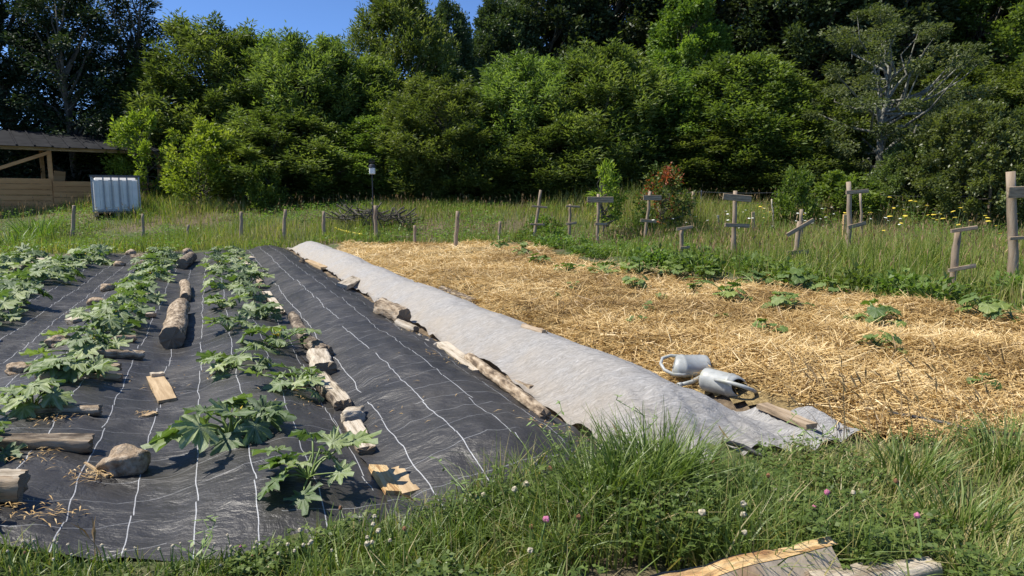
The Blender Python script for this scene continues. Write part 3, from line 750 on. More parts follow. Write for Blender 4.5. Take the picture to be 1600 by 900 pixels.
# ------------------------------------------------------------------ trees
def tree_mesh(name, H, rad, cb, nplume, nleaf, LL, LW, prad, up, leaf, bark, seed, profile, stems=1, limb=0.45, droop=0.0, elong=1.5, shell=0.5, r0=0.16, tinttop=0.0, inner=0.35, gnarl=0.0, flat=1.0):
    r = np.random.default_rng(seed); random.seed(seed)
    # plume centres: clumps near the surface of the crown's envelope
    cen = []; axs = []; size = []
    for i in range(nplume):
        k = (i + r.random()) / nplume
        rr = rad * profile(k)
        a = r.uniform(0, 2 * np.pi)
        lob = 1 + 0.55 * float(fbm(a * 1.3 + seed, k * 4.5, 2, seed))
        f = (inner + (1 - inner) * math.sqrt(r.random())) * lob
        z = H * (cb + (1 - cb) * k * 0.95) + 0.25 * prad * r.normal()
        cen.append((math.cos(a) * rr * f, math.sin(a) * rr * f, z))
        d = np.array([math.cos(a) * (1 - 0.5 * k), math.sin(a) * (1 - 0.5 * k), up + 0.6 * k - droop]); axs.append(d / np.linalg.norm(d))
        size.append(prad * r.uniform(0.55, 1.25) * (1 - 0.35 * k))
    cen = np.array(cen); axs = np.array(axs); size = np.array(size)
    # leaves of every plume
    n = nplume * nleaf
    ci = np.repeat(np.arange(nplume), nleaf)
    u = norm(r.normal(size=(n, 3))); rd = r.random(n) ** shell
    A = axs[ci]; par = (u * A).sum(1, keepdims=True)
    off = (u + A * par * (elong - 1)) * (rd * size[ci])[:, None]
    off[:, 2] *= flat
    # ragged outline: sprays reaching out
    spray = 1 + 0.4 * (r.random(n) < 0.2) * r.random(n)
    C = cen[ci] + off * spray[:, None]
    D = norm(0.7 * A + 0.8 * u + 0.5 * r.normal(size=(n, 3)) + np.array([[0, 0, -0.25]]))
    Nn = norm(0.5 * u + np.array([[0, 0, 0.9]]) + 0.7 * r.normal(size=(n, 3)))
    tp = r.random(nplume)[ci]
    tint = np.clip(0.10 + 0.70 * tp + 0.15 * r.normal(size=n) + tinttop * (C[:, 2] / H - 0.55), 0, 1)
    V, T = leaf_quads(C, D, Nn, r.uniform(0.65, 1.3, n) * LL, r.uniform(0.7, 1.3, n) * LW, tint)
    crown = qmesh(name + '_crown', V, np.arange(len(V)).reshape(-1, 4), M[leaf], T)
    # trunk, limbs
    b = MB(); tops = []
    for sidx in range(stems):
        ox, oy = (0, 0) if stems == 1 else (r.normal() * 0.25 * rad * 0.4, r.normal() * 0.25 * rad * 0.4)
        ht = H * (0.86 if stems == 1 else r.uniform(0.6, 0.85)); m = 9
        lean = r.normal(size=2) * (0.06 * H if stems == 1 else 0.16 * rad * 1.6)
        pts = []
        for q in range(m):
            k = q / (m - 1)
            pts.append((ox + lean[0] * k + gnarl * r.normal() * k, oy + lean[1] * k + gnarl * r.normal() * k, -0.25 + (ht + 0.25) * k))
        rr0 = r0 / math.sqrt(stems)
        b.tube(pts, [rr0 * (1.25 if q == 0 else 1) * (1 - 0.88 * q / (m - 1)) for q in range(m)], 8, wob=0.12)
        tops.append((pts, rr0))
    for i in range(nplume):
        if r.random() > limb: continue
        pts, rr0 = tops[i % len(tops)]
        c = cen[i]; hk = np.clip((c[2] * (0.55 + 0.25 * r.random())) / pts[-1][2], 0.15, 0.95)
        q = hk * (len(pts) - 1); q0 = int(q); p = Vector(pts[q0]).lerp(Vector(pts[min(q0 + 1, len(pts) - 1)]), q - q0)
        e = Vector(c); mid = p.lerp(e, 0.5) + Vector((r.normal() * 0.12, r.normal() * 0.12, -0.12 * (e - p).length * (1 if droop == 0 else -1)))
        m1 = p.lerp(mid, 0.55) + Vector(r.normal(size=3) * (0.04 + gnarl)); m2 = mid.lerp(e, 0.5) + Vector(r.normal(size=3) * (0.06 + gnarl))
        rl = rr0 * (1 - 0.85 * hk) * 0.55 + 0.012
        b.tube([p, m1, mid, m2, e + Vector(axs[i]) * size[i] * 0.6], [rl, rl * 0.85, rl * 0.65, rl * 0.42, rl * 0.12], 5, cap=False)
    o = b.build(name + '_trunk', M[bark], smooth=True); trunk = o.data; bpy.data.objects.remove(o)
    return dict(H=H, rad=rad, crown=crown, trunk=trunk)

egg = lambda k: (0.35 + 0.65 * math.sin(math.pi * min(1, (k * 0.95 + 0.08))) ** 0.7) * (1 - 0.25 * k)
col_ = lambda k: (0.75 + 0.35 * math.sin(math.pi * k)) * (1 - 0.50 * k ** 3)
cone = lambda k: 1.02 - 0.85 * k
dome = lambda k: math.sqrt(max(0.02, 1 - (k * 0.98) ** 2)) * (0.85 + 0.15 * min(1, k * 4))
TREES = {
    'ash': tree_mesh('ash', 9.0, 2.4, 0.08, 400, 150, 0.17, 0.06, 0.40, 0.9, 'ash', 'bark_tree', 3, col_, elong=2.0, limb=0.2, shell=0.6),
    'ash2': tree_mesh('ash2', 9.0, 2.6, 0.06, 380, 150, 0.16, 0.065, 0.42, 0.7, 'ash', 'bark_tree', 8, egg, elong=1.7, limb=0.2, shell=0.6),
    'ash3': tree_mesh('ash3', 9.0, 2.4, 0.06, 410, 150, 0.20, 0.05, 0.36, 1.3, 'feather', 'bark_tree', 41, col_, elong=2.6, inner=0.35, limb=0.2, shell=0.6),
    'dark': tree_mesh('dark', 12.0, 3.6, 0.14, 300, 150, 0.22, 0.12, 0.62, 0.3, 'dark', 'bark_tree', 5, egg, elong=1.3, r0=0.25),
    'fir': tree_mesh('fir', 12.0, 2.3, 0.04, 190, 150, 0.17, 0.065, 0.55, 0.1, 'fir', 'bark_tree', 9, col_, droop=0.25, elong=1.7, limb=0.25, r0=0.16, inner=0.1),
    'lime': tree_mesh('lime', 12.0, 3.2, 0.16, 120, 260, 0.25, 0.16, 0.8, 0.1, 'lime', 'bark_tree', 12, egg, elong=1.3, r0=0.25),
    'wood': tree_mesh('wood', 10.0, 4.0, 0.12, 320, 150, 0.22, 0.11, 0.62, 0.4, 'ash', 'bark_tree', 14, dome, elong=1.2, r0=0.25),
    'olive': tree_mesh('olive', 4.0, 2.6, 0.03, 320, 125, 0.12, 0.065, 0.27, 0.6, 'olive', 'bark_tree', 15, dome, stems=5, elong=1.5, r0=0.10),
    'sapling': tree_mesh('sapling', 3.0, 1.2, 0.18, 44, 120, 0.13, 0.055, 0.26, 0.6, 'bright', 'bark_tree', 16, egg, stems=3, elong=1.9, r0=0.05, limb=0.9),
    'bushlet': tree_mesh('bushlet', 1.6, 0.8, 0.04, 46, 110, 0.10, 0.055, 0.22, 0.6, 'lime', 'bark_tree', 19, egg, stems=4, elong=1.6, r0=0.04),
    'slim': tree_mesh('slim', 1.7, 0.42, 0.3, 26, 34, 0.12, 0.045, 0.16, 0.3, 'bright', 'bark_tree', 17, egg, stems=1, elong=1.5, r0=0.025, limb=0.9),
    'redtip': tree_mesh('redtip', 1.7, 0.75, 0.08, 54, 60, 0.09, 0.045, 0.20, 1.2, 'redtip', 'bark_tree', 18, egg, stems=6, elong=2.0, r0=0.04, tinttop=0.5),
    'under': tree_mesh('under', 2.6, 1.5, 0.03, 60, 190, 0.12, 0.06, 0.42, 0.4, 'under', 'bark_tree', 21, dome, stems=5, elong=1.4, r0=0.06, limb=0.7),
    'old': tree_mesh('old', 8.0, 2.5, 0.26, 96, 240, 0.12, 0.06, 0.50, 0.1, 'oldleaf', 'bark_lichen', 25, lambda k: 0.45 + 0.75 * math.sin(math.pi * min(1, k * 0.9 + 0.12)), elong=1.3, limb=0.42, r0=0.17, gnarl=0.22, flat=0.6, inner=0.2),
}
def tree(kind, px, Y, top, wpx, label, name='broadleaf_tree', group=None, cat='tree', rot=None):
    t = TREES[kind]
    x = (px - 800) / FPX * Y; z = gz(x, Y)
    zt = CAM_H + (311 - top) / FPX * Y * 1.02
    zt = z + (zt - z) * {'ash': 0.93, 'ash2': 0.93, 'ash3': 0.90, 'fir': 0.96}.get(kind, 0.95)
    sz = (zt - z) / t['H']; sx = wpx / 2 / FPX * Y / t['rad'] * (1.5 if kind in ('ash', 'ash2', 'ash3') else 1.15 if kind == 'fir' else 1.0)
    o = empty(name, (x, Y, z - 0.03), random.uniform(0, 6.28) if rot is None else rot)
    o.scale = (sx, sx, sz)
    link('trunk', t['trunk'], o); link('crown', t['crown'], o)
    tag(o, label, cat, group); return o
random.seed(5)
TL = 'trees along the meadow edge'
for px, Y, top, w, lab in [
    (-45, 27.5, -60, 210, 'dark conifer cut by the left edge of the picture'),
    (45, 28.5, -75, 170, 'tall dark conifer second from the left, above the shelter roof'),
    (128, 27.5, -20, 160, 'dark sparse conifer above the roof end of the shelter'),
    (205, 29, -50, 150, 'thin dark conifer right of the shelter with sky showing through')]:
    tree('fir', px, Y, top, w, lab, 'conifer_tree', 'dark conifers behind the shelter')
for kind, px, Y, top, w, lab in [
    ('ash2', 262, 29.5, 95, 150, 'leafy ash tree rising between the conifers and the blue sky'),
    ('ash3', 350, 29, 22, 165, 'tall ash tree left of the open blue sky'),
    ('ash', 428, 30, 55, 140, 'ash tree with plume-like top under the blue sky gap'),
    ('ash3', 490, 28, 42, 140, 'narrow pointed ash tree against the blue sky'),
    ('ash', 553, 29, 78, 130, 'low ash tree at the right end of the sky gap'),
    ('ash3', 628, 33, -30, 120, 'tallest ash tree standing alone between two patches of sky'),
    ('ash3', 690, 25.8, 112, 130, 'bright ash tree standing forward of the hedge left of centre'),
    ('ash2', 765, 29, 130, 150, 'shaded ash tree behind the bright one left of centre'),
    ('ash3', 822, 27, 76, 140, 'ash tree above the leftmost crossed stake'),
    ('ash2', 880, 28, 95, 130, 'ash tree between two taller bright crowns at centre'),
    ('ash3', 938, 27, 60, 160, 'bright tall ash tree right of centre'),
    ('ash2', 1015, 27.5, 98, 160, 'ash tree behind the red tipped shrub'),
    ('ash3', 1085, 28, 112, 140, 'ash tree left of the widest rounded crown'),
    ('ash2', 1150, 27, 78, 180, 'wide rounded ash tree behind the board-topped stakes'),
    ('ash', 1228, 27.5, 122, 140, 'ash tree left of the old lichen covered tree'),
    ('ash2', 1285, 27, 200, 110, 'low ash tree at the foot of the old lichen covered tree')]:
    tree(kind, px, Y, top, w, lab, 'ash_tree', TL)
for px, Y, top, w, lab in [(455, 26.2, 165, 170, 'low leafy ash growth behind the round green shrub'), (600, 26.5, 175, 150, 'low leafy ash growth behind the tripod pole'), (745, 26.0, 190, 140, 'low leafy ash growth right of the bright forward ash'),
                            (870, 26.0, 170, 150, 'low leafy ash growth behind the short crossed stake'), (1070, 26.2, 185, 160, 'low leafy ash growth right of the red tipped shrub'), (1195, 26.0, 190, 150, 'low leafy ash growth behind the leafy green shrub')]:
    tree('ash3' if px in (455, 870, 1195) else 'ash2', px, Y, top, w, lab, 'ash_tree', TL)
for kind, px, Y, top, w, lab in [
    ('dark', 705, 38, 8, 120, 'grey green thin tree right of the tallest ash, against sky'),
    ('dark', 785, 42, 5, 170, 'dark hill tree at the right edge of the sky'),
    ('dark', 860, 45, -70, 220, 'tall dark hill tree above the centre of the hedge'),
    ('dark', 945, 47, -110, 230, 'tall dark hill tree reaching out of the picture right of centre'),
    ('dark', 1010, 50, -120, 200, 'dark hill tree behind the yellow green lime tree'),
    ('lime', 1062, 39, -15, 140, 'yellow green tree with large bright leaf clumps on the hill'),
    ('dark', 1140, 44, -140, 250, 'broad dark hill tree right of the yellow green one'),
    ('dark', 1235, 41, -110, 240, 'black green hill tree above the rounded ash'),
    ('dark', 1330, 42, -150, 250, 'black green hill tree behind the old lichen covered tree'),
    ('wood', 1440, 47, -130, 260, 'green hill tree above the old lichen covered tree'),
    ('wood', 1530, 42, -30, 250, 'broad green hill tree at the upper right'),
    ('wood', 1640, 43, -60, 250, 'broad green hill tree cut by the upper right edge'),
    ('wood', 1490, 34, 105, 200, 'rounded green tree between the old tree and the right bushes'),
    ('wood', 1600, 33, 90, 200, 'rounded green tree cut by the right edge above the bushes'),
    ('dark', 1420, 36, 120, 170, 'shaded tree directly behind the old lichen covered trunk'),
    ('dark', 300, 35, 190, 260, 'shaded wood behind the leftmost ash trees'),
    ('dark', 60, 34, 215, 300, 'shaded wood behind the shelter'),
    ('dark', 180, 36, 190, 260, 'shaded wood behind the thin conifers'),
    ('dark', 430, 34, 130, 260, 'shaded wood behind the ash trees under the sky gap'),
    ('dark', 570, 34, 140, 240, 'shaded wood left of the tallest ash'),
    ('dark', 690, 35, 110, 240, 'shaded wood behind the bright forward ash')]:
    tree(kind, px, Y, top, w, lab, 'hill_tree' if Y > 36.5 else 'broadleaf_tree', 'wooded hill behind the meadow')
tree('old', 1362, 24.5, 15, 225, 'old fruit tree with grey lichen covered limbs and thin leaves', 'old_fruit_tree')
for px, Y, top, w, lab in [
    (1500, 21.5, 160, 230, 'large rounded olive green bush behind the tall right stake'),
    (1610, 21, 165, 200, 'large olive green bush cut by the right edge'),
    (1415, 22.5, 222, 140, 'olive green bush at the foot of the old fruit tree')]:
    tree('olive', px, Y, top, w, lab, 'bush', 'bushes on the right', 'bush')
tree('bushlet', 1310, 21.5, 268, 120, 'low yellow green bush left of the tall double stake', 'bush', 'bushes on the right', 'bush')
tree('sapling', 322, 23.5, 186, 120, 'bright yellow green young tree right of the white tank', 'young_tree', 'young trees', 'tree')
tree('sapling', 236, 25, 172, 110, 'yellow green young tree above the end of the shelter roof', 'young_tree', 'young trees', 'tree')
tree('bushlet', 414, 23, 256, 66, 'small round green shrub left of the brush pile', 'shrub', 'shrubs in the meadow', 'shrub')
tree('slim', 945, 19.5, 250, 50, 'slender sapling with drooping leaves behind the board-topped stake', 'young_tree', 'young trees', 'tree')
tree('redtip', 1030, 20.0, 258, 92, 'shrub with red leaf tips behind the stakes', 'shrub', 'shrubs in the meadow', 'shrub')
tree('bushlet', 1240, 20.5, 262, 66, 'small leafy green shrub behind the tilted stake', 'shrub', 'shrubs in the meadow', 'shrub')
for i, px in enumerate(range(-60, 1700, 44)):
    if px < 230: Y = 29.5
    else: Y = 26.4 + 1.4 * random.random()
    tree('under', px + random.uniform(-14, 14), Y, random.uniform(205, 262), random.uniform(100, 140), 'dark shaded shrub at the foot of the tree line', 'undergrowth_shrub', 'shaded undergrowth along the tree line', 'shrub')

# ------------------------------------------------------------------ shelter at the left
def make_shelter():
    A = Vector((-18.6, 20.9)); B = Vector((-12.75, 25.6)); d = (B - A); Ln = d.length; d.normalize(); rz = math.atan2(d.y, d.x)
    zf = gz(-15, 23.5) - 0.05
    root = empty('open_shelter', (A.x, A.y, zf), rz)
    tag(root, 'open wooden shelter with dark sheet roof and plank front at left edge', 'shelter')
    ev = 2.03; dep = 2.8; rise = 0.62
    for x in (0.1, Ln * 0.52, Ln - 0.25):
        b = MB(); b.box((x, 0.06, ev / 2), (0.13, 0.13, ev), bev=0.01); b.build('post', M['wood_plank'], root)
        b = MB(); b.box((x, dep - 0.1, (ev + rise) / 2), (0.13, 0.13, ev + rise - 0.04), bev=0.01); b.build('post', M['wood_plank'], root)
    b = MB(); b.box((Ln / 2, 0.06, ev + 0.06), (Ln, 0.10, 0.12), bev=0.01); b.build('eave_beam', M['wood_grey_x'], root)
    b = MB(); b.box((Ln / 2, dep - 0.1, ev + rise - 0.03), (Ln, 0.10, 0.12), bev=0.01); b.build('rear_beam', M['wood_grey_x'], root)
    # diagonal brace
    p0 = Vector((Ln * 0.52 - 2.2, -0.035, 1.08)); p1 = Vector((Ln * 0.52, -0.035, ev - 0.06)); mid = (p0 + p1) / 2; L = (p1 - p0).length
    b = MB(); b.box(mid, (L, 0.05, 0.11), Matrix.Rotation(-math.atan2(p1.z - p0.z, p1.x - p0.x), 3, 'Y'), bev=0.006); b.build('brace', M['wood_plank'], root)
    # plank front, two bays, each plank lapped over the next
    for bay, (x0, x1, top) in enumerate(((0.0, Ln * 0.52, 1.10), (Ln * 0.52 + 0.02, Ln - 0.25, 1.02))):
        for i in range(6):
            z = top - 0.09 - i * 0.185
            b = MB(); b.box(((x0 + x1) / 2, -0.03 - 0.012 * (i % 2) - random.uniform(0, 0.006), z), (x1 - x0 - 0.01, 0.028, 0.176), Matrix.Rotation(random.uniform(-0.004, 0.004), 3, 'Y') @ Matrix.Rotation(0.05, 3, 'X'), bev=0.004)
            b.build('plank', M['wood_plank'], root)
    b = MB(); b.box((Ln * 0.56, 1.2, 0.75), (0.35, 0.04, 1.3), Matrix.Rotation(0.12, 3, 'Y'), bev=0.01); b.build('leaning_board', M['wood_plank'], root)
    # sheet roof: each sheet with a raised seam
    n = 17; w = (Ln + 0.7) / n; sl = math.atan2(rise, dep); rl = (dep + 0.55) / math.cos(sl)
    rot = Matrix.Rotation(sl, 3, 'X')
    for i in range(n):
        x = -0.35 + w * (i + 0.5); c = Vector((x, dep / 2 - 0.12, ev + rise / 2 + 0.15 + random.uniform(-0.012, 0.012)))
        b = MB(); b.box(c, (w - 0.012, rl + random.uniform(-0.06, 0.05), 0.014), rot)
        b.box(c + rot @ Vector((w / 2 - 0.02, 0, 0.03)), (0.045, rl, 0.05), rot); b.build('roof_sheet', M['roof'], root)
make_shelter()

# white tank in a steel cage beside the shelter
def make_tank():
    p = at_depth(183, 333, 22.0); z = gz(p.x, p.y)
    a = at_depth(146, 332, 21.5); b_ = at_depth(220, 334, 22.4); rz = R(29); W = 1.32
    h = zrow(Vector((0, 21.8, 0)), 275) - z - 0.12
    root = empty('water_tank', (a.x, a.y, z), rz); tag(root, 'white plastic water tank in a grey steel cage on a pallet', 'tank')
    D = 1.0
    b = MB(); b.box((W / 2, D / 2, 0.12 + h / 2 - 0.02), (W - 0.08, D - 0.06, h - 0.06), bev=0.07)
    for i in range(5):      # swelling ribs between the bars
        b.box(((i + 0.5) * W / 5, D / 2, 0.12 + h / 2), (W / 5 - 0.10, D - 0.03, h - 0.26), bev=0.014)
    b.build('tank_body', M['tank'], root)
    for x in [0.01] + [W * f for f in (0.245, 0.41, 0.575, 0.74)] + [W - 0.01]:
        b = MB(); b.box((x, -0.02, 0.12 + h / 2), (0.042, 0.03, h), bev=0.006); b.build('cage_bar', M['galv'], root)
        b = MB(); b.box((x, D + 0.02, 0.12 + h / 2), (0.042, 0.03, h), bev=0.006); b.build('cage_bar', M['galv'], root)
    b = MB()
    for y in (-0.02, D + 0.02): b.box((W / 2, y, 0.12 + h), (W + 0.06, 0.045, 0.05))
    for x in (-0.02, W + 0.02): b.box((x, D / 2, 0.12 + h), (0.045, D + 0.0, 0.046))
    b.build('cage_rim', M['cyl_pad'], root)
    for zz in (0.16,):
        b = MB(); b.box((W / 2, -0.045, zz), (W + 0.04, 0.024, 0.035)); b.build('cage_rail', M['galv'], root)
    b = MB(); b.box((W / 2, D / 2, 0.10), (W, D, 0.03))
    for x in (0.08, W / 2, W - 0.08): b.box((x, D / 2, 0.035), (0.12, D - 0.02, 0.10))
    b.build('pallet', M['wood_grey_x'], root)
    b = MB(); b.tube([(W / 2, D / 2, 0.11 + h - 0.05), (W / 2, D / 2, 0.12 + h + 0.04)], 0.09, 12); b.build('lid', M['cyl_pad'], root)
make_tank()

# pole with a small white box on a tripod
def make_station():
    p = hit(584, 366); zt = zrow(p, 262) - p.z
    root = empty('weather_station', p); tag(root, 'black tripod pole carrying a small white box with dark cap', 'pole')
    u = p.y / FPX
    b = MB(); b.tube([(0, 0, -0.05), (0, 0, zt)], 0.018, 8); b.build('pole', M['black_metal'], root)
    for dx, dy in ((-25 * u, 0.15), (18 * u, -0.1), (0.05, -0.3)):
        b = MB(); b.tube([(0, 0, zt * 0.40), (dx, dy, 0.0)], 0.014, 6); b.build('tripod_leg', M['black_metal'], root)
    b = MB(); b.tube([(0, 0, zt * 0.38), (0, 0, zt * 0.43)], 0.032, 8); b.build('collar', M['black_metal'], root)
    s = 4.2 * u
    b = MB(); b.box((0.01, -0.02, zt - 5 * u), (2 * s, 2 * s * 0.8, 10 * u), bev=0.02); b.build('white_box', M['white_plastic'], root)
    b = MB(); b.tube([(0, 0, zt), (0, 0, zt + 1.0 * u), (0, 0, zt + 4 * u), (0, 0, zt + 5.5 * u)], [5.6 * u, 5.6 * u, 4.6 * u, 2.4 * u], 14); b.build('cap', M['black_metal'], root)
    b = MB()
    for k in range(5): b.tube([(-4 * u + k * 2 * u, 0, zt + 8.5 * u), (-4 * u + k * 2 * u, 0, zt + 14 * u)], 0.008, 5)
    b.tube([(-4.2 * u, 0, zt + 8.5 * u), (4.2 * u, 0, zt + 8.5 * u)], 0.009, 5); b.tube([(0, 0, zt + 5 * u), (0, 0, zt + 9 * u)], 0.01, 5)
    b.build('comb', M['black_metal'], root)
make_station()

# ------------------------------------------------------------------ stakes with cross boards
def stake(base, top, r, boards, label, name='garden_stake', group='stakes with cross boards', mat='wood_grey', flatpost=False):
    """pixel of the foot, pixel of the head; boards: (x0,y0,x1,y1,thickness px)"""
    p = hit(*base); u = p.y / FPX
    h = zrow(p, top[1]) - p.z; lean = at_depth(top[0], top[1], p.y).x - p.x
    root = empty(name, p); tag(root, label, 'stake', group)
    b = MB(); n = 6
    pts = [(lean * k + (random.uniform(-1, 1) * 0.012 if 0 < k < 1 else 0), random.uniform(-1, 1) * 0.012, -0.25 * (1 - min(1, k * 50)) + h * k) for k in [i / n for i in range(n + 1)]]
    if flatpost: b.box((lean / 2, 0, h / 2 - 0.1), (2 * r, 1.2 * r, h + 0.2), Matrix.Rotation(math.atan2(lean, h), 3, 'Y'), bev=0.006)
    else: b.tube(pts, [r * (1.12 - 0.2 * i / n) for i in range(n + 1)], 8, wob=0.10)
    b.build('post', M[mat], root, smooth=not flatpost)
    for (x0, y0, x1, y1, th) in boards:
        z0, z1 = zrow(p, y0) - p.z, zrow(p, y1) - p.z; X0, X1 = at_depth(x0, y0, p.y).x - p.x, at_depth(x1, y1, p.y).x - p.x
        L = math.hypot(X1 - X0, z1 - z0); c = Vector(((X0 + X1) / 2, -r * 1.02 - 0.022, (z0 + z1) / 2))
        b = MB(); b.box((0, 0, 0), (L, 0.036, th * u), bev=0.005, jit=0.002)
        o = b.build('cross_board', M['wood_grey_x'], root, loc=c)
        o.rotation_euler = (random.uniform(-0.08, 0.08), -math.atan2(z1 - z0, X1 - X0), random.uniform(-0.05, 0.12))
    return root
stake((833, 378), (845, 297), 0.042, [(831, 322, 855, 324, 3), (828, 350, 851, 351, 3)], 'leaning stake with two thin crosspieces, leftmost of the crossed stakes')
stake((890, 372), (891, 319), 0.04, [(884, 322, 906, 323, 3), (884, 350, 901, 348, 4)], 'short stake with two thin crosspieces, second of the crossed stakes')
stake((933, 392), (935, 303), 0.040, [(917, 312, 958, 312, 9), (929, 350, 948, 350, 4)], 'stake with broad level grey board near its top, before the slender sapling')
stake((1007, 380), (1016, 299), 0.042, [(1004, 309, 1033, 309, 8), (1000, 344, 1025, 346, 5)], 'stake with short level board before the red tipped shrub')
stake((1063, 412), (1066, 356), 0.040, [(1056, 358, 1081, 354, 5), (1061, 387, 1077, 386, 4)], 'lowest board-topped stake standing among the squash leaves')
stake((1144, 413), (1149, 298), 0.045, [(1128, 307, 1172, 311, 10), (1130, 351, 1170, 353, 6)], 'tall stake with broad board and long lower crosspiece at mid right')
stake((1238, 430), (1250, 346), 0.044, [(1226, 367, 1270, 343, 6), (1227, 395, 1261, 393, 7)], 'stake with a steeply tilted top board')
stake((1327, 415), (1326, 284), 0.048, [(1318, 301, 1355, 298, 6), (1322, 355, 1350, 348, 6)], 'tall stake whose two crosspieces reach to a thinner pole')
stake((1347, 392), (1344, 302), 0.030, [], 'thin grey pole joined to the tall stake by crosspieces', 'pole_stake', 'plain wooden stakes')
stake((1486, 468), (1497, 357), 0.044, [(1481, 361, 1521, 355, 6), (1477, 422, 1519, 414, 6)], 'leaning stake with slanting top board near the right bushes')
stake((1583, 458), (1580, 268), 0.062, [(1566, 301, 1625, 299, 17), (1568, 372, 1612, 370, 5)], 'thick dark stake with a heavy board at the right edge')
stake((1545, 352), (1547, 266), 0.040, [], 'tall plain pole left of the thick right stake', 'pole_stake', 'plain wooden stakes')
stake((1252, 400), (1252, 327), 0.042, [], 'plain dark post right behind the tilted-board stake', 'pole_stake', 'plain wooden stakes')
stake((1318, 388), (1321, 335), 0.055, [], 'short fresh orange post beside the tall double stake', 'pole_stake', 'plain wooden stakes', 'wood_orange', True)
stake((1083, 338), (1083, 299), 0.05, [], 'grey post in the grass behind the red tipped shrub', 'pole_stake', 'plain wooden stakes')
stake((1177, 372), (1177, 331), 0.045, [], 'pale short post right of the tall stake with long crosspiece', 'pole_stake', 'plain wooden stakes', 'wood_tan', True)
stake((1122, 364), (1122, 336), 0.035, [], 'small pale post left of the tall stake with long crosspiece', 'pole_stake', 'plain wooden stakes', 'wood_pale', True)
stake((1209, 362), (1206, 311), 0.022, [], 'thin pale stick in the tall grass left of the leafy shrub', 'pole_stake', 'plain wooden stakes', 'wood_pale')
for base, top, lab in [((113, 371), (116, 321), 'grey stake below the white tank, leftmost of the back row'), ((224, 374), (223, 334), 'dark short stake right below the white tank'),
                       ((294, 377), (294, 351), 'very short stake below the bright young tree'), ((377, 377), (377, 331), 'grey stake left of the round green shrub'),
                       ((443, 374), (446, 327), 'grey stake right of the round green shrub'), ((506, 373), (506, 330), 'grey stake below the left end of the brush pile'),
                       ((588, 378), (586, 321), 'tan stake standing before the tripod pole'), ((648, 381), (648, 352), 'short stake right of the tripod pole'),
                       ((712, 388), (715, 330), 'brown stake alone behind the straw'), ((780, 378), (781, 346), 'thin short stake left of the crossed stakes')]:
    stake(base, top, 0.050 if 'short' not in lab else 0.04, [], lab, 'pole_stake', 'plain wooden stakes')

# wire fence behind the tall grass
def make_fence():
    pts = [at_depth(px, 0, 21.5) for px in (1020, 1110, 1235, 1370, 1460, 1530, 1640)]
    pts = [Vector((p.x, p.y + 0.3 * math.sin(i), 0)) for i, p in enumerate(pts)]
    for p in pts: p.z = gz(p.x, p.y)
    root = empty('wire_fence', pts[0]); tag(root, 'thin wire fence with slim metal posts behind the tall grass', 'fence')
    for p in pts:
        q = p - pts[0]; b = MB(); b.tube([q + Vector((0, 0, -0.2)), q + Vector((0, 0, 0.8))], 0.011, 6); b.build('post', M['galv'], root)
    for hz in (0.42, 0.75):
        b = MB(); l = []
        for i in range(len(pts) - 1):
            for k in (0, 0.33, 0.66): q = pts[i].lerp(pts[i + 1], k) - pts[0]; l.append(q + Vector((0, 0, hz - 0.03 * math.sin(math.pi * k))))
        l.append(pts[-1] - pts[0] + Vector((0, 0, hz))); b.tube(l, 0.003, 4); b.build('wire', M['galv'], root)
make_fence()

# brush pile of bare branches
def make_brush():
    p = hit(575, 352); root = empty('brush_pile', p); tag(root, 'pile of bare grey branches in the meadow behind the tripod pole', 'brush pile')
    ms = []
    for q in range(5):
        b = MB(); L = random.uniform(0.7, 1.3); pts = [(L * (k - 0.5), random.uniform(-.05, .05), random.uniform(-.05, .06)) for k in (0, .25, .5, .75, 1)]
        b.tube(pts, [0.022, 0.02, 0.016, 0.012, 0.005], 5)
        b.tube([pts[2], (pts[2][0] + 0.25, 0.12, 0.12), (pts[2][0] + 0.42, 0.14, 0.22)], [0.012, 0.009, 0.003], 5)
        o = b.build('branch', M['bark_tree'], smooth=True); ms.append(o.data); bpy.data.objects.remove(o)
    for i in range(70):
        o = link('branch', random.choice(ms), root); k = random.uniform(-1, 1)
        o.location = (k * 1.15 + 0.1, random.uniform(-.4, .5), 0.12 + (1 - k * k) * random.uniform(0.0, 0.36))
        o.rotation_euler = (random.uniform(-.3, .3), random.gauss(0.15, .35), random.gauss(0, .7) + (math.pi if random.random() < 0.5 else 0))
make_brush()

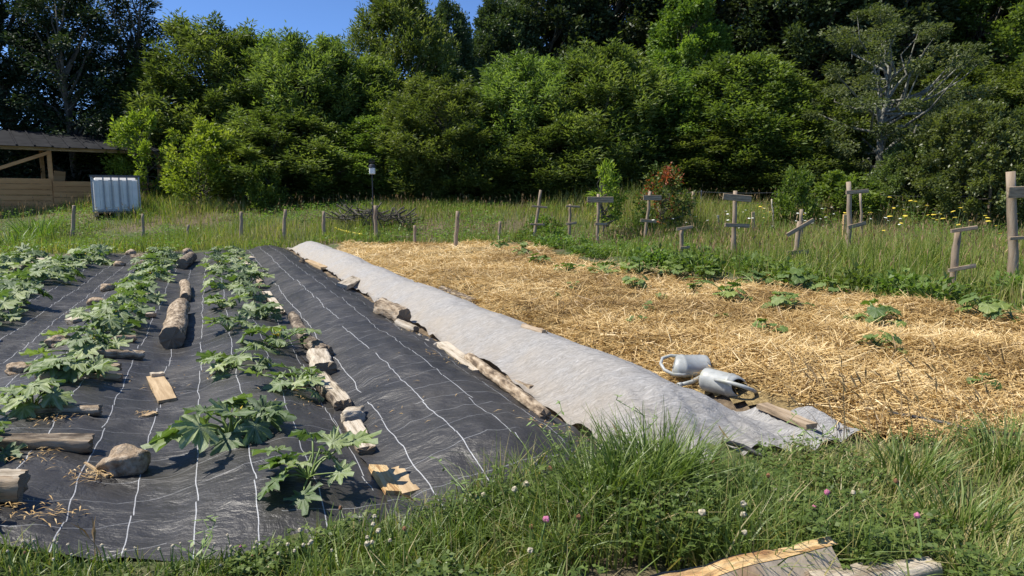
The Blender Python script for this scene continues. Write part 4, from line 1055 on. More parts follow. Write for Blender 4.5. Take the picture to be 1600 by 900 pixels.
# ------------------------------------------------------------------ logs, boards, stones on the beds
def roughlog(p0, p1, r0, r1, label, bark='bark_brown', end='end', flat=None, name='log', flatmat='wood_pale', lift=0.0, group=None, sides=22, rough=0.2, cat='log'):
    """p0 near foot, p1 far foot (points on the ground); flat: split face height as a share of the radius"""
    p0, p1 = Vector(p0), Vector(p1)
    a = p0 + Vector((0, 0, r0 * 0.9 + lift)); c = p1 + Vector((0, 0, r1 * 0.9 + lift))
    d = c - a; L = d.length; mid = (a + c) / 2; d.normalize()
    n = 12; b = MB(); vs = []; sd = random.random() * 50; cl = []; bx_ = [float(fbm(sd + i * 0.35, sd, 2, 9)) * r0 * 0.6 for i in range(n + 1)]
    for i in range(n + 1):
        k = i / n; r = r0 + (r1 - r0) * k
        for j in range(sides):
            an = 2 * math.pi * j / sides
            rr = r * (1 + rough * 1.5 * float(fbm(k * L * 14 + sd, math.cos(an) * 1.6 + math.sin(an) * 1.1 + sd, 3, 3)) + random.uniform(-rough, rough) * 0.3)
            y, z = math.cos(an) * rr, math.sin(an) * rr
            f = flat is not None and z > flat * r
            if f: z = flat * r + random.uniform(-1, 1) * 0.03 * r
            cl.append(f); vs.append((L * (k - 0.5) + (random.uniform(-.012, .012) if i in (0, n) else 0), y + bx_[i], z))
    fs = []; ms = []
    for i in range(n):
        for j in range(sides):
            j2 = (j + 1) % sides; q = (i * sides + j, i * sides + j2, (i + 1) * sides + j2, (i + 1) * sides + j); fs.append(q); ms.append(1 if all(cl[w] for w in q) else 0)
    b.v = vs; b.f = fs; b.m = ms
    o = b.build(name, [M[bark], M[flatmat]], smooth=True)
    o.location = mid; o.rotation_euler = d.to_track_quat('X', 'Z').to_euler()
    for e, i in ((-1, 0), (1, n)):
        m = MB(); ring = [Vector(vs[i * sides + j]) * 1.0 for j in range(sides)]
        cen = sum(ring, Vector()) / sides + Vector((e * 0.006, 0, 0)); ring = [q + Vector((e * 0.001, 0, 0)) for q in ring]
        m.add([cen] + ring, [(0, 1 + j, 1 + (j + 1) % sides) for j in range(sides)]); m.build('cut_face', M[end], o)
    tag(o, label, cat, group or 'logs and boards holding down the sheets'); return o
def plog(x0, y0, x1, y1, w0, w1, label, **kw):
    """feet given in pixels of the photograph, widths in pixels"""
    a, b = hit(x0, y0), hit(x1, y1); return roughlog(a, b, w0 / 2 * a.y / FPX * 0.88, w1 / 2 * b.y / FPX * 0.88, label, **kw)
def pboard(x0, y0, x1, y1, wpx, tpx, label, mat='wood_pale', name='board', rot=0.0, roll=0.0, lift=0.0, group=None, cat='board'):
    a, b = hit(x0, y0), hit(x1, y1); d = b - a; u = (a.y + b.y) / 2 / FPX; L = d.length; m = MB()
    n = 5; W = wpx * u; T = tpx * u; vs = []; fs = []
    for i in range(n + 1):
        k = i / n; j = lambda s: random.uniform(-s, s)
        e = 0.005 if i in (0, n) else 0
        vs += [(L * (k - 0.5) + j(e), -W / 2 + j(W * 0.03), -T / 2), (L * (k - 0.5) + j(e), W / 2 + j(W * 0.03), -T / 2), (L * (k - 0.5) + j(e), W / 2 + j(W * 0.04), T / 2 + j(T * 0.10)), (L * (k - 0.5) + j(e), -W / 2 + j(W * 0.04), T / 2 + j(T * 0.10))]
    for i in range(n):
        for q in range(4): fs.append((i * 4 + q, i * 4 + (q + 1) % 4, (i + 1) * 4 + (q + 1) % 4, (i + 1) * 4 + q))
    fs += [(0, 1, 2, 3), (n * 4 + 3, n * 4 + 2, n * 4 + 1, n * 4)]
    m.add(vs, fs); o = m.build(name, M[mat])
    o.location = (a + b) / 2 + Vector((0, 0, T / 2 + lift + 0.004)); e = d.normalized().to_track_quat('X', 'Z').to_euler(); o.rotation_euler = (e.x + roll, e.y, e.z)
    tag(o, label, cat, group or 'logs and boards holding down the sheets'); return o
import bmesh
def stone(px, py, wpx, hpx, label, mat='stone', name='stone', rz=None, seed=0, block=False, cat='stone', dk=0.8, pin=0.25):
    p = hit(px, py); u = p.y / FPX; bm = bmesh.new(); bmesh.ops.create_icosphere(bm, subdivisions=4 if wpx > 35 else 3, radius=1)
    for v in bm.verts:
        c = v.co.copy()
        if block: c = Vector([math.copysign(abs(q) ** 0.45, q) for q in c])
        nz = float(fbm(c.x * 1.3 + seed * 7, c.y * 1.3 + c.z * 1.7, 5, seed)) * 0.85
        v.co = c * (1 + nz)
        v.co.z = max(v.co.z, -0.55)
    sx, sy, sz = wpx / 2.15 * u, wpx / 2.15 * u * dk, hpx / 1.6 * u
    for v in bm.verts: v.co = Vector((v.co.x * sx, v.co.y * sy, v.co.z * sz))
    me = bpy.data.meshes.new(name); bm.to_mesh(me); bm.free(); me.materials.append(M[mat])
    me.polygons.foreach_set('use_smooth', [True] * len(me.polygons))
    o = link(name, me, loc=(p.x, p.y, p.z + 0.55 * sz * 0.93)); o.rotation_euler = (0, 0, random.uniform(-.5, .5) if rz is None else rz)
    tag(o, label, cat, 'stones on the sheets' if name == 'stone' else 'logs and boards holding down the sheets'); return o
random.seed(31)
# furrow between the middle and right zucchini rows
plog(269, 545, 282, 492, 42, 32, 'big pale barked log lying lengthwise between two zucchini rows', bark='bark_tan')
plog(290, 473, 290, 450, 18, 17, 'short log lying behind the big pale log', bark='bark_tan')
plog(286, 421, 299, 409, 20, 19, 'thick dark hollow log near the far end of the furrow')
pboard(262, 630, 243, 592, 26, 5, 'pale sawn board lying in the furrow behind the rock', 'wood_tan')
pboard(258, 592, 236, 594, 13, 7, 'small wood block resting on the end of the pale board', 'wood_pale', lift=0.014, name='wood_block', cat='wood block')
pboard(226, 654, 243, 648, 10, 4, 'tiny wood chip between the rock and the pale board', 'wood_tan', name='wood_chip', cat='wood chip')
stone(198, 738, 78, 44, 'large tan rock alone on the near black sheet', rz=0.3, seed=4)
pboard(133, 727, 168, 749, 4, 4, 'thin straw coloured stick leaning by the large rock', 'wood_tan', name='stick', cat='stick')
stone(294, 396, 17, 9, 'round stone at the far end of the log furrow', seed=2)
# across the middle row
plog(26, 650, 157, 650, 20, 20, 'round pale log lying across the middle row near the front', bark='bark_tan')
plog(-15, 704, 143, 706, 40, 42, 'thick split timber lying across the middle row', bark='wood_grey_x', flat=0.5, flatmat='bark_brown')
plog(-60, 783, 36, 783, 66, 66, 'thick grey wood block cut by the left edge near the front', bark='wood_grey_x', flat=0.7, flatmat='wood_pale')
plog(60, 594, 189, 596, 15, 15, 'lower of two grey poles lying across the middle row', bark='wood_grey_x')
plog(62, 585, 188, 587, 14, 14, 'upper of two grey poles lying across the middle row', bark='bark_tan', lift=0.035)
plog(146, 560, 222, 562, 17, 18, 'short light log across the middle row behind the two poles', bark='bark_tan')
plog(180, 536, 210, 534, 14, 13, 'small grey log half hidden by middle row leaves', bark='wood_grey_x')
pboard(187, 467, 250, 469, 14, 9, 'brown squared timber across the middle row', 'wood_grey_x')
pboard(156, 498, 188, 496, 10, 6, 'short board half hidden left of the middle row leaves', 'wood_pale')
pboard(222, 497, 240, 495, 10, 6, 'small board right of the middle row leaves', 'wood_pale')
pboard(208, 428, 266, 428, 9, 4, 'pale board across the far middle row', 'wood_pale')
pboard(210, 413, 264, 411, 9, 5, 'brown board across the middle row, second farthest', 'wood_grey_x')
pboard(208, 402, 242, 402, 8, 5, 'brown board across the middle row, farthest', 'bark_tan')
# stones between the left and middle rows
for px, py, w, h, lab, m, sd in [(30, 583, 42, 18, 'round sawn-looking pale stone at the left edge', 'stone', 1), (94, 540, 40, 18, 'tan stone left of the middle row leaves', 'stone', 5),
                                 (152, 476, 32, 13, 'brown stone below the small pale one', 'stone', 6), (169, 455, 24, 14, 'small pale stone between the left rows', 'stone', 8),
                                 (187, 416, 20, 9, 'tan stone near the far end of the left rows', 'stone', 9), (207, 386, 17, 8, 'pale far stone above the left rows', 'stone_grey', 10), (205, 399, 16, 10, 'brown far stone above the left rows', 'stone', 11)]:
    stone(px, py, w, h, lab, m, seed=sd)
pboard(108, 508, 142, 496, 24, 8, 'flat pale slab of wood between the left and middle rows', 'wood_pale')
pboard(32, 446, 58, 430, 16, 5, 'pale board at the outer edge of the left row', 'wood_pale')
pboard(46, 420, 66, 408, 14, 5, 'short pale board at the far outer edge of the left row', 'wood_pale')
pboard(5, 428, 35, 418, 14, 5, 'brown board in the grass at the left edge', 'bark_tan')
# seam between the two black sheets
pboard(374, 402, 395, 407, 12, 4, 'pale grey board at the far end of the sheet seam', 'wood_pale')
pboard(379, 410, 397, 422, 12, 4, 'weathered whitish board in front of the far grey board', 'wood_pale')
pboard(364, 398, 380, 402, 8, 4, 'small pale board farthest along the sheet seam', 'wood_tan')
plog(411, 453, 403, 436, 12, 10, 'small brown split log on the far sheet seam', bark='bark_tan')
plog(441, 495, 416, 463, 15, 15, 'split log with pale face on the sheet seam', bark='bark_brown', flat=0.35)
plog(481, 542, 458, 502, 24, 18, 'long birch-like log on the sheet seam', bark='bark_brown')
plog(510, 563, 484, 546, 28, 26, 'rotten dark bark chunk on the sheet seam', rough=0.3)
plog(506, 592, 497, 568, 40, 38, 'pale split log with dark cut end on the sheet seam', bark='wood_pale', flat=0.6)
plog(536, 645, 499, 602, 33, 33, 'bark covered log with dark round end on the sheet seam', bark='bark_brown', flat=0.55)
stone(553, 662, 38, 26, 'rough broken wood chunk on the sheet seam', 'wood_pale', 'wood_chunk', 0.4, 14, True, 'wood chunk')
plog(573, 713, 550, 672, 36, 34, 'half round pale log with knots on the sheet seam', bark='bark_tan', flat=0.1)
pboard(618, 778, 590, 736, 30, 9, 'orange and white split plank nearest the grass', 'wood_orange', roll=0.25)
pboard(643, 776, 618, 738, 26, 6, 'pale split plank leaning beside the orange one', 'wood_tan', roll=-0.15)
# between the black strip and the fleece
plog(632, 510, 594, 493, 35, 33, 'thick dark ended log beside the fleece', bark='bark_tan')
plog(650, 522, 622, 511, 16, 16, 'light round log below the thick dark ended one', bark='wood_pale')
plog(852, 657, 735, 567, 22, 20, 'long tan barked pole lying along the fleece', bark='bark_tan')
pboard(748, 585, 690, 540, 22, 6, 'flat pale slab on the hem of the fleece', 'wood_pale')
pboard(832, 612, 795, 596, 12, 8, 'short dark tipped plank on the fleece hem', 'bark_tan')
pboard(534, 452, 557, 440, 16, 7, 'white flat slab propped on the fleece hem', 'wood_pale', roll=0.3)
pboard(480, 410, 508, 422, 12, 4, 'thin pale board by the far fleece hem', 'wood_tan')
stone(472, 412, 10, 8, 'dark small clod by the far fleece hem', 'soil', seed=16, cat='clod', name='soil_clod')
for px, py, w in ((655, 527, 9), (668, 535, 11), (681, 541, 8), (590, 470, 8), (578, 462, 9)):
    stone(px, py, w, 6, 'small pebble in the soil along the fleece hem', 'stone_grey', seed=px, name='pebble', cat='pebble')['group'] = 'pebbles along the fleece hem'
# straw side of the fleece
plog(852, 526, 818, 515, 13, 12, 'short log with dark end on the straw side of the fleece', bark='wood_grey_x')
plog(742, 477, 690, 456, 13, 12, 'dark weathered log along the far straw side of the fleece', bark='bark_brown')
pboard(1190, 650, 1268, 684, 24, 8, 'grey brown board holding the near right corner of the fleece', 'wood_grey_x', lift=0.045)
plog(975, 531, 1052, 523, 6, 4, 'thin dark stick lying in the straw', bark='bark_brown', name='stick', cat='stick')
plog(1108, 527, 1150, 518, 8, 7, 'dark bark piece lying in the straw', bark='bark_brown', name='bark_piece', cat='bark')
pboard(612, 372, 640, 374, 6, 4, 'grey plank lying in the grass right of the tripod pole', 'wood_grey_x')

# foreground split beam and driftwood log
def make_beam():
    A = Vector((0.30, 1.96)); B = Vector((1.11, 2.19)); d = B - A; L = d.length; rz = math.atan2(d.y, d.x)
    root = empty('split_beam', (A.x, A.y, 0), rz); tag(root, 'heavy split beam with orange torn top lying in the near grass', 'beam')
    n = 26; body = MB(); top = MB(); bv = []; tv = []; h0 = gz(A.x, A.y); h1 = gz(B.x, B.y)
    for i in range(n + 1):
        k = i / n; x = L * k; base = h0 + (h1 - h0) * k - 0.06
        hf = 0.090 + 0.044 * k + 0.010 * float(fbm(k * 9, 0.3, 3, 5)) * 1.5; hb = hf + 0.004 + 0.012 * float(fbm(k * 12, 2.2, 3, 6)) * 2
        if k < 0.55: hf -= 0.012 * math.sin(math.pi * k / 0.55)
        w = 0.05 + 0.008 * float(fbm(k * 5, 7.0, 2, 7))
        sh = -0.02 * (1 - k) 
        bv.append([(x, sh - 0.085, base), (x - 0.012 * (i == n), sh - 0.045, hf * 0.5), (x - 0.03 * (i == n), sh, hf), (x - 0.02 * (i == n), w, hb), (x, w + 0.02, base)])
        mid = [(x, sh + w * f, hf + (hb - hf) * f + 0.018 * float(fbm(k * 16, f * 5, 3, 8)) * (1 if 0 < f < 1 else 0)) for f in (0, 0.25, 0.5, 0.75, 1.0)]
        tv.append([Vector(m) + Vector((0, 0, 0.002)) for m in mid])
    m = 5
    for arr, mb in ((bv, body),):
        vs = [p for r_ in arr for p in r_]; fs = []
        for i in range(n):
            for j in range(m):
                if j == 2: continue
                fs.append((i * m + j, i * m + (j + 1) % m, (i + 1) * m + (j + 1) % m, (i + 1) * m + j))
        fs += [tuple(range(m)), tuple(n * m + j for j in range(m - 1, -1, -1))]
        mb.add(vs, fs)
    body.build('beam_body', M['beam'], root)
    vs = [p for r_ in tv for p in r_]; fs = [(i * 5 + j, i * 5 + j + 1, (i + 1) * 5 + j + 1, (i + 1) * 5 + j) for i in range(n) for j in range(4)]
    top.add(vs, fs); top.build('torn_top', M['wood_orange'], root)
def beam_mat():
    t = NT('sawn_grey_face'); v = t.coord('Object'); mp = t.new('ShaderNodeMapping'); mp.inputs['Scale'].default_value = (1.0, 1, 0.25); t.lk(v, mp.inputs['Vector'])
    n = t.noise(mp.outputs[0], 24, 5, 0.6, 0.5); c = t.ramp(n, [(0.3, (0.38, 0.30, 0.21)), (0.7, (0.54, 0.445, 0.33))])
    di = t.new('ShaderNodeVectorMath', operation='DISTANCE'); t.lk(v, di.inputs[0]); di.inputs[1].default_value = (0.47, 0.0, 0.075)
    k = t.math('ADD', di.outputs['Value'], t.math('MULTIPLY_ADD', t.noise(v, 14, 4), 0.08, -0.04))
    c = t.mix(t.ramp(k, [(0.02, (1, 1, 1)), (0.075, (0, 0, 0))]), c, (0.30, 0.15, 0.05))
    c = t.mix(t.ramp(k, [(0.005, (1, 1, 1)), (0.022, (0, 0, 0))]), c, (0.06, 0.035, 0.02))
    t.lk(c, t.b.inputs['Base Color']); t.set(Roughness=0.8); t.bump(t.noise(mp.outputs[0], 70, 5), 0.4, 0.004); return t.m
M['beam'] = beam_mat(); make_beam()
a = Vector((0.98, 2.06, gz(0.98, 2.06) - 0.01)); b_ = Vector((1.45, 2.23, gz(1.45, 2.23) - 0.01))
roughlog(a, b_, 0.060, 0.045, 'bleached driftwood-like log at the lower right corner of the beam', bark='wood_pale', flat=0.75, group='wood lying in the near grass')
pboard(1040, 888, 1085, 876, 5, 3, 'small dark metal strip on the bare earth by the beam', 'pipe', name='metal_strip', cat='strip', group='litter in the near grass')
stone(1205, 832, 26, 40, 'dark purple brown bark slab upright in the clover', 'bark_brown', 'bark_slab', 0.2, 33, False, 'bark', 0.35)

# hoses
def hose(pts, r, mat, label, lift=0.0):
    P = [hit(*p) for p in pts]; Q = []
    for i in range(len(P) - 1):
        for k in (0, 0.25, 0.5, 0.75): q = P[i].lerp(P[i + 1], k); Q.append((q.x, q.y, gz(q.x, q.y) + r + lift))
    Q.append((P[-1].x, P[-1].y, P[-1].z + r + lift))
    b = MB(); b.tube(Q, r, 8); o = b.build('hose', M[mat], smooth=True); tag(o, label, 'hose', 'hoses'); return o
hose([(1385, 660), (1425, 668), (1470, 676), (1510, 688), (1562, 695), (1640, 700)], 0.013, 'pipe', 'black water pipe along the front of the straw at right', 0.045)
hose([(1130, 700), (1160, 708), (1200, 725)], 0.013, 'pipe', 'short black pipe end at the near corner of the fleece', 0.02)
hose([(524, 362), (535, 367), (550, 370), (567, 373)], 0.03, 'yellow', 'yellow hose in the grass left of the tripod pole', 0.08)

# ------------------------------------------------------------------ watering cans
def make_can():
    root = empty('watering_can', (0, 0, 0))
    b = MB(); n = 24
    rings = [(0.0, 0.088, 0, 0), (0.004, 0.094, 0, 0), (0.03, 0.097, 0, 0), (0.20, 0.094, 0, 0), (0.205, 0.098, 0, 0), (0.222, 0.098, 0, 0), (0.228, 0.094, 0, 0),
             (0.25, 0.092, 0.0, 0.02), (0.275, 0.082, -0.006, 0.03), (0.285, 0.070, -0.012, 0.03), (0.287, 0.066, -0.012, 0.03)]
    inner = [(0.283, 0.062, -0.012, 0.03), (0.25, 0.082, -0.004, 0.02), (0.20, 0.088, 0, 0), (0.02, 0.088, 0, 0)]
    vs = []
    for z, r, ox, tilt in rings + inner:
        for j in range(n):
            a = 2 * math.pi * j / n; x = math.cos(a) * r * 1.12 + ox; y = math.sin(a) * r * 0.92
            vs.append((x, y, z + tilt * math.cos(a)))
    fs = []; ms = []
    tot = len(rings) + len(inner)
    for i in range(tot - 1):
        for j in range(n): fs.append((i * n + j, i * n + (j + 1) % n, (i + 1) * n + (j + 1) % n, (i + 1) * n + j)); ms.append(1 if i >= len(rings) else 0)
    fs += [tuple(range(n)), tuple((tot - 1) * n + j for j in range(n))]; ms += [0, 1]
    b.v, b.f, b.m = vs, fs, ms; b.build('body', [M['can'], M['can_dark']], root, smooth=True)
    b = MB(); b.tube([(0.098, 0, 0.18), (0.112, 0, 0.25), (0.104, 0, 0.33), (0.05, 0, 0.385), (-0.03, 0, 0.395), (-0.10, 0, 0.36), (-0.135, 0, 0.28), (-0.13, 0, 0.18), (-0.105, 0, 0.13)], [0.013, 0.013, 0.014, 0.014, 0.014, 0.014, 0.014, 0.013, 0.012], 10)
    b.build('handle', M['can'], root, smooth=True)
    b = MB(); b.tube([(0.09, 0, 0.05), (0.14, 0, 0.09), (0.20, 0, 0.20), (0.235, 0, 0.31)], [0.030, 0.024, 0.018, 0.015], 12); b.tube([(0.228, 0, 0.29), (0.238, 0, 0.325)], 0.020, 12)
    sp = b.build('spout', M['can'], root, smooth=True)
    b = MB(); b.tube([(0.2375, 0, 0.324), (0.2378, 0, 0.3262)], 0.0165, 12); b.build('spout_mouth_shade', M['can_dark'], sp)  # dark disc painted for the shade inside the spout hole
    return root
can = make_can()
def orient(o, zax, xax, loc):
    z = Vector(zax).normalized(); x = Vector(xax); x = (x - z * x.dot(z)).normalized(); y = z.cross(x)
    m = Matrix((x, y, z)).transposed().to_4x4(); m.translation = Vector(loc)
    o.matrix_world = m
x, y = to_xy(3.74, 2.98); orient(can, (-1.0, -0.12, 0.04), (0.05, -0.9, -0.45), (x + 0.13, y - 0.02, gz(x, y) + 0.078)); can.scale = (0.82,) * 3
tag(can, 'grey watering can lying on its side behind the other, base to the right', 'watering can', 'watering cans')
c2 = copy_tree(can)
x, y = to_xy(3.50, 2.93); orient(c2, (0.70, -0.70, -0.04), (0.70, 0.55, -0.42), (x, y - 0.02, gz(x, y) + 0.08)); c2.scale = (0.86,) * 3
tag(c2, 'grey watering can lying with its dark open mouth towards the viewer', 'watering can', 'watering cans')

# ------------------------------------------------------------------ zucchini and squash plants
def squash_leaf(name, lobes, sinus, size, pet, tilt, mat, seed, ser=0.10, cup=0.10):
    """one leaf: stalk from the plant's heart plus lobed blade"""
    r = np.random.default_rng(seed); random.seed(seed)
    ang = []; rad = []; vein = []
    full = [(-a, q) for a, q in lobes[::-1] if a > 0] + [(a, q) for a, q in lobes]
    for i, (a, q) in enumerate(full):
        ang.append(a); rad.append(q); vein.append(1.0)
        if i < len(full) - 1:
            a2, q2 = full[i + 1]; am = (a + a2) / 2; qs = sinus * min(q, q2)
            for f, jag in ((0.18, 0.5), (0.38, -0.7), (0.48, 0.5)):
                ang.append(a + (am - a) * f * 1.6); rad.append((q + (qs - q) * f * 1.7) * (1 + ser * jag * r.uniform(0.6, 1.3))); vein.append(0.2)
            ang.append(am); rad.append(qs); vein.append(0.0)
            for f, jag in ((0.48, 0.5), (0.38, -0.7), (0.18, 0.5)):
                ang.append(a2 + (am - a2) * f * 1.6); rad.append((q2 + (qs - q2) * f * 1.7) * (1 + ser * jag * r.uniform(0.6, 1.3))); vein.append(0.2)
    n = len(ang); V = [(0, 0, 0)]; ve = [1.0]
    for ring in (0.5, 1.0):
        for i in range(n):
            q = rad[i] * ring * (1 if ring == 1 else 0.9); a = R(ang[i])
            z = cup * (math.cos(R(ang[i]) * 6.3) * 0.35) * q + (0.06 if seed % 3 else -0.25) * q * q * (0.6 + 0.4 * math.cos(a)) + 0.12 * r.normal() * ring * 0.6 + 0.05 * ring * (vein[i] - 0.5) * -1
            V.append((math.cos(a) * q * size, math.sin(a) * q * size, z * size)); ve.append(vein[i])
    F = []
    for i in range(n - 1):
        F.append((0, 1 + i, 2 + i)); F.append((1 + i, 1 + n + i, 2 + n + i, 2 + i))
    F.append((0, n, 1))
    # blade placed at the end of the stalk
    L, H_ = pet; tip = Vector((L, 0, H_)); rot = Matrix.Rotation(tilt, 3, 'Y') @ Matrix.Rotation(r.normal() * 0.25, 3, 'X')
    VV = [tuple(rot @ Vector(v) + tip) for v in V]
    b = MB(); b.add(VV, F, 0)
    pts = [(0.01, 0, -0.01), (L * 0.30, r.normal() * 0.01, H_ * 0.55), (L * 0.68, r.normal() * 0.012, H_ * 0.92), tuple(tip)]
    b.tube(pts, [0.0075, 0.0065, 0.0055, 0.004], 5, mi=1, cap=False)
    o = b.build(name, [M[mat], M['stalk']], smooth=True); me = o.data; bpy.data.objects.remove(o)
    at = me.attributes.new('vein', 'FLOAT', 'POINT'); vals = [0.0] * len(me.vertices)
    for i, q in enumerate(ve): vals[i] = q
    at.data.foreach_set('value', vals)
    return me
Z_L = [(0, 1.0), (48, 0.93), (96, 0.80), (146, 0.66)]
zl = [squash_leaf('zucchini_leaf', Z_L, 0.56 + 0.06 * (i % 3), 0.132 + 0.012 * (i % 4), pt, ti, 'zuc', 100 + i, 0.2) for i, (pt, ti) in enumerate([((0.19, 0.11), 0.25), ((0.24, 0.09), 0.35), ((0.13, 0.16), 0.12), ((0.27, 0.06), 0.25), ((0.07, 0.18), -0.15), ((0.20, 0.14), 0.5), ((0.30, 0.04), 0.1), ((0.16, 0.09), 0.45), ((0.33, 0.09), 0.3), ((0.10, 0.12), 0.7)])]
S_L = [(0, 1.0), (50, 0.97), (100, 0.9), (150, 0.78)]
sl_ = [squash_leaf('squash_leaf', S_L, 0.84, 0.072 + 0.012 * (i % 3), pt, ti, 'squash', 200 + i, 0.05) for i, (pt, ti) in enumerate([((0.12, 0.10), 0.3), ((0.2, 0.08), 0.35), ((0.06, 0.17), 0.0), ((0.26, 0.07), 0.3), ((0.17, 0.15), 0.5)])]
flower_b = MB()
for k in range(5):
    a = k * 1.2566; flower_b.add([(0, 0, 0), (0.02 * math.cos(a - .5), 0.02 * math.sin(a - .5), 0.03), (0.05 * math.cos(a), 0.05 * math.sin(a), 0.055), (0.02 * math.cos(a + .5), 0.02 * math.sin(a + .5), 0.03)], [(0, 1, 2, 3)])
M['petal'] = simple('yellow_petal', (0.62, 0.42, 0.03), (0.75, 0.55, 0.06), 30, 0.6, 0.1)
fo = flower_b.build('flower', M['petal'], smooth=True); flower_me = fo.data; bpy.data.objects.remove(fo)
ORD = ['nearest', 'second', 'third', 'fourth', 'fifth', 'sixth', 'seventh', 'eighth', 'ninth', 'tenth', 'eleventh', 'twelfth', 'thirteenth', 'fourteenth', 'fifteenth', 'sixteenth', 'seventeenth', 'eighteenth', 'nineteenth', 'twentieth']
def squash_plant(x, y, scale, nl, meshes, name, leafname, label, group, cat='plant', flower=False, dz=0.0):
    root = empty(name, (x, y, gz(x, y) + dz), random.uniform(0, 6.28)); root.scale = (scale,) * 3
    for i in range(nl):
        o = link(leafname, random.choice(meshes), root)
        o.rotation_euler = (random.gauss(0, 0.2), random.gauss(0, 0.2), i * 2.399 + random.uniform(-.35, .35))
        s = random.uniform(0.72, 1.15); o.scale = (s, s, s * random.uniform(0.85, 1.15))
    if flower:
        o = link('flower', flower_me, root); o.location = (0.03, 0.02, 0.10); o.rotation_euler = (0.3, 0.2, 0)
    tag(root, label, cat, group); return root
random.seed(77)
def zrow_plants(lst, rowname, group, more=3):
    for i, (s, t, sc, nl) in enumerate(sorted(lst)):
        x, y = to_xy(s, t)
        squash_plant(x, y, sc * random.uniform(0.85, 1.05), nl + more, zl, 'zucchini_plant', 'leaf', '%s zucchini plant from the front in the %s zucchini row' % (ORD[i] if i else 'nearest', rowname) if i else 'nearest zucchini plant in the %s zucchini row' % rowname, group, flower=random.random() < 0.3, dz=0.01)
rowC = [(2.98, 0.34, 0.72, 11), (3.68, 0.04, 0.88, 14)]
s = 4.45; k = 0
while s < 17.6:
    rowC.append((s + random.uniform(-.1, .1), (0.46 if k % 2 == 0 else 0.06) + random.uniform(-.05, .05), random.uniform(0.78, 1.0), random.randint(8, 11))); s += 0.78; k += 1
zrow_plants(rowC, 'right', 'zucchini plants in the right row')
rowB = [(3.0, -1.02, 0.8, 8), (3.85, -1.10, 0.9, 9), (4.55, -0.98, 0.85, 11), (5.35, -0.92, 0.95, 13)]
s = 6.1
while s < 17.6: rowB.append((s + random.uniform(-.1, .1), -0.93 + random.uniform(-.10, .12), random.uniform(0.82, 1.05), random.randint(11, 14))); s += 0.78
zrow_plants(rowB, 'middle', 'zucchini plants in the middle row', 6)
rowA = []
s = 5.2
while s < 17.8: rowA.append((s + random.uniform(-.1, .1), -2.3 + random.uniform(-.14, .14), random.uniform(0.95, 1.2), random.randint(12, 15))); s += 0.72
zrow_plants(rowA, 'left', 'zucchini plants in the left row', 6)
rowL = []
s = 8.6
while s < 17.5: rowL.append((s + random.uniform(-.1, .1), -3.35 + random.uniform(-.14, .14), random.uniform(1.05, 1.35), random.randint(11, 14))); s += 0.95
zrow_plants(rowL, 'outermost left', 'zucchini plants in the outermost row')

random.seed(99)
for px, py, sc, nl, lab in [
    (1370, 512, 1.05, 10, 'dark squash plant alone on the straw at right'), (1225, 484, 0.9, 9, 'squash plant on the straw below the tilted-board stake'),
    (1140, 472, 0.95, 9, 'dark squash plant on the straw at mid right'), (1240, 455, 1.2, 11, 'bright large leaved squash plant at the foot of the tilted-board stake'),
    (1085, 460, 0.7, 7, 'small squash plant left of the dark one at mid right'), (990, 452, 0.8, 8, 'squash plant on the straw below the board-topped stakes'),
    (886, 428, 0.9, 8, 'squash plant on the straw below the second crossed stake'), (842, 414, 0.8, 8, 'squash plant at the far left of the squash band'),
    (1200, 528, 0.6, 6, 'yellowish small squash plant in the middle of the straw'), (895, 453, 0.4, 3, 'tiny squash seedling among straw left of centre'),
    (870, 468, 0.35, 3, 'tiniest squash seedling left of centre'), (1010, 485, 0.4, 4, 'small seedling with round leaves in mid straw'),
    (1130, 503, 0.45, 4, 'small seedling left of the yellowish squash'), (995, 508, 0.4, 3, 'seedling above the thin dark stick'),
    (1370, 548, 0.6, 6, 'small dark squash below the large one at right'), (1530, 610, 0.5, 5, 'drooping seedling near the right edge of the straw'),
    (945, 428, 1.0, 9, 'large leaved squash plant left of the lowest stake'), (1000, 430, 1.15, 9, 'squash with pale broad leaves before the lowest stake'),
    (1050, 432, 1.1, 10, 'squash plant at the foot of the lowest board-topped stake'), (1110, 440, 1.1, 10, 'squash plant at the foot of the tall board-topped stake'),
    (1180, 446, 1.05, 10, 'squash plant between the tall and the tilted-board stakes'), (1545, 500, 1.1, 11, 'leafy squash plant by the leaning right stake'),
    (780, 390, 1.0, 9, 'squash plant at the far back edge of the straw'), (815, 397, 0.9, 8, 'squash plant behind the far left one of the band'),
    (1300, 464, 1.0, 9, 'squash plant at the straw edge right of the tilted-board stake'), (1060, 415, 1.0, 8, 'squash leaves right behind the lowest stake'),
    (1030, 470, 0.45, 4, 'little squash sprout between two larger plants')]:
    p = hit(px, py); squash_plant(p.x, p.y, sc * 1.05, nl + (7 if nl > 5 else 2), sl_, 'squash_plant', 'leaf', lab, 'squash plants on the straw', dz=0.02)

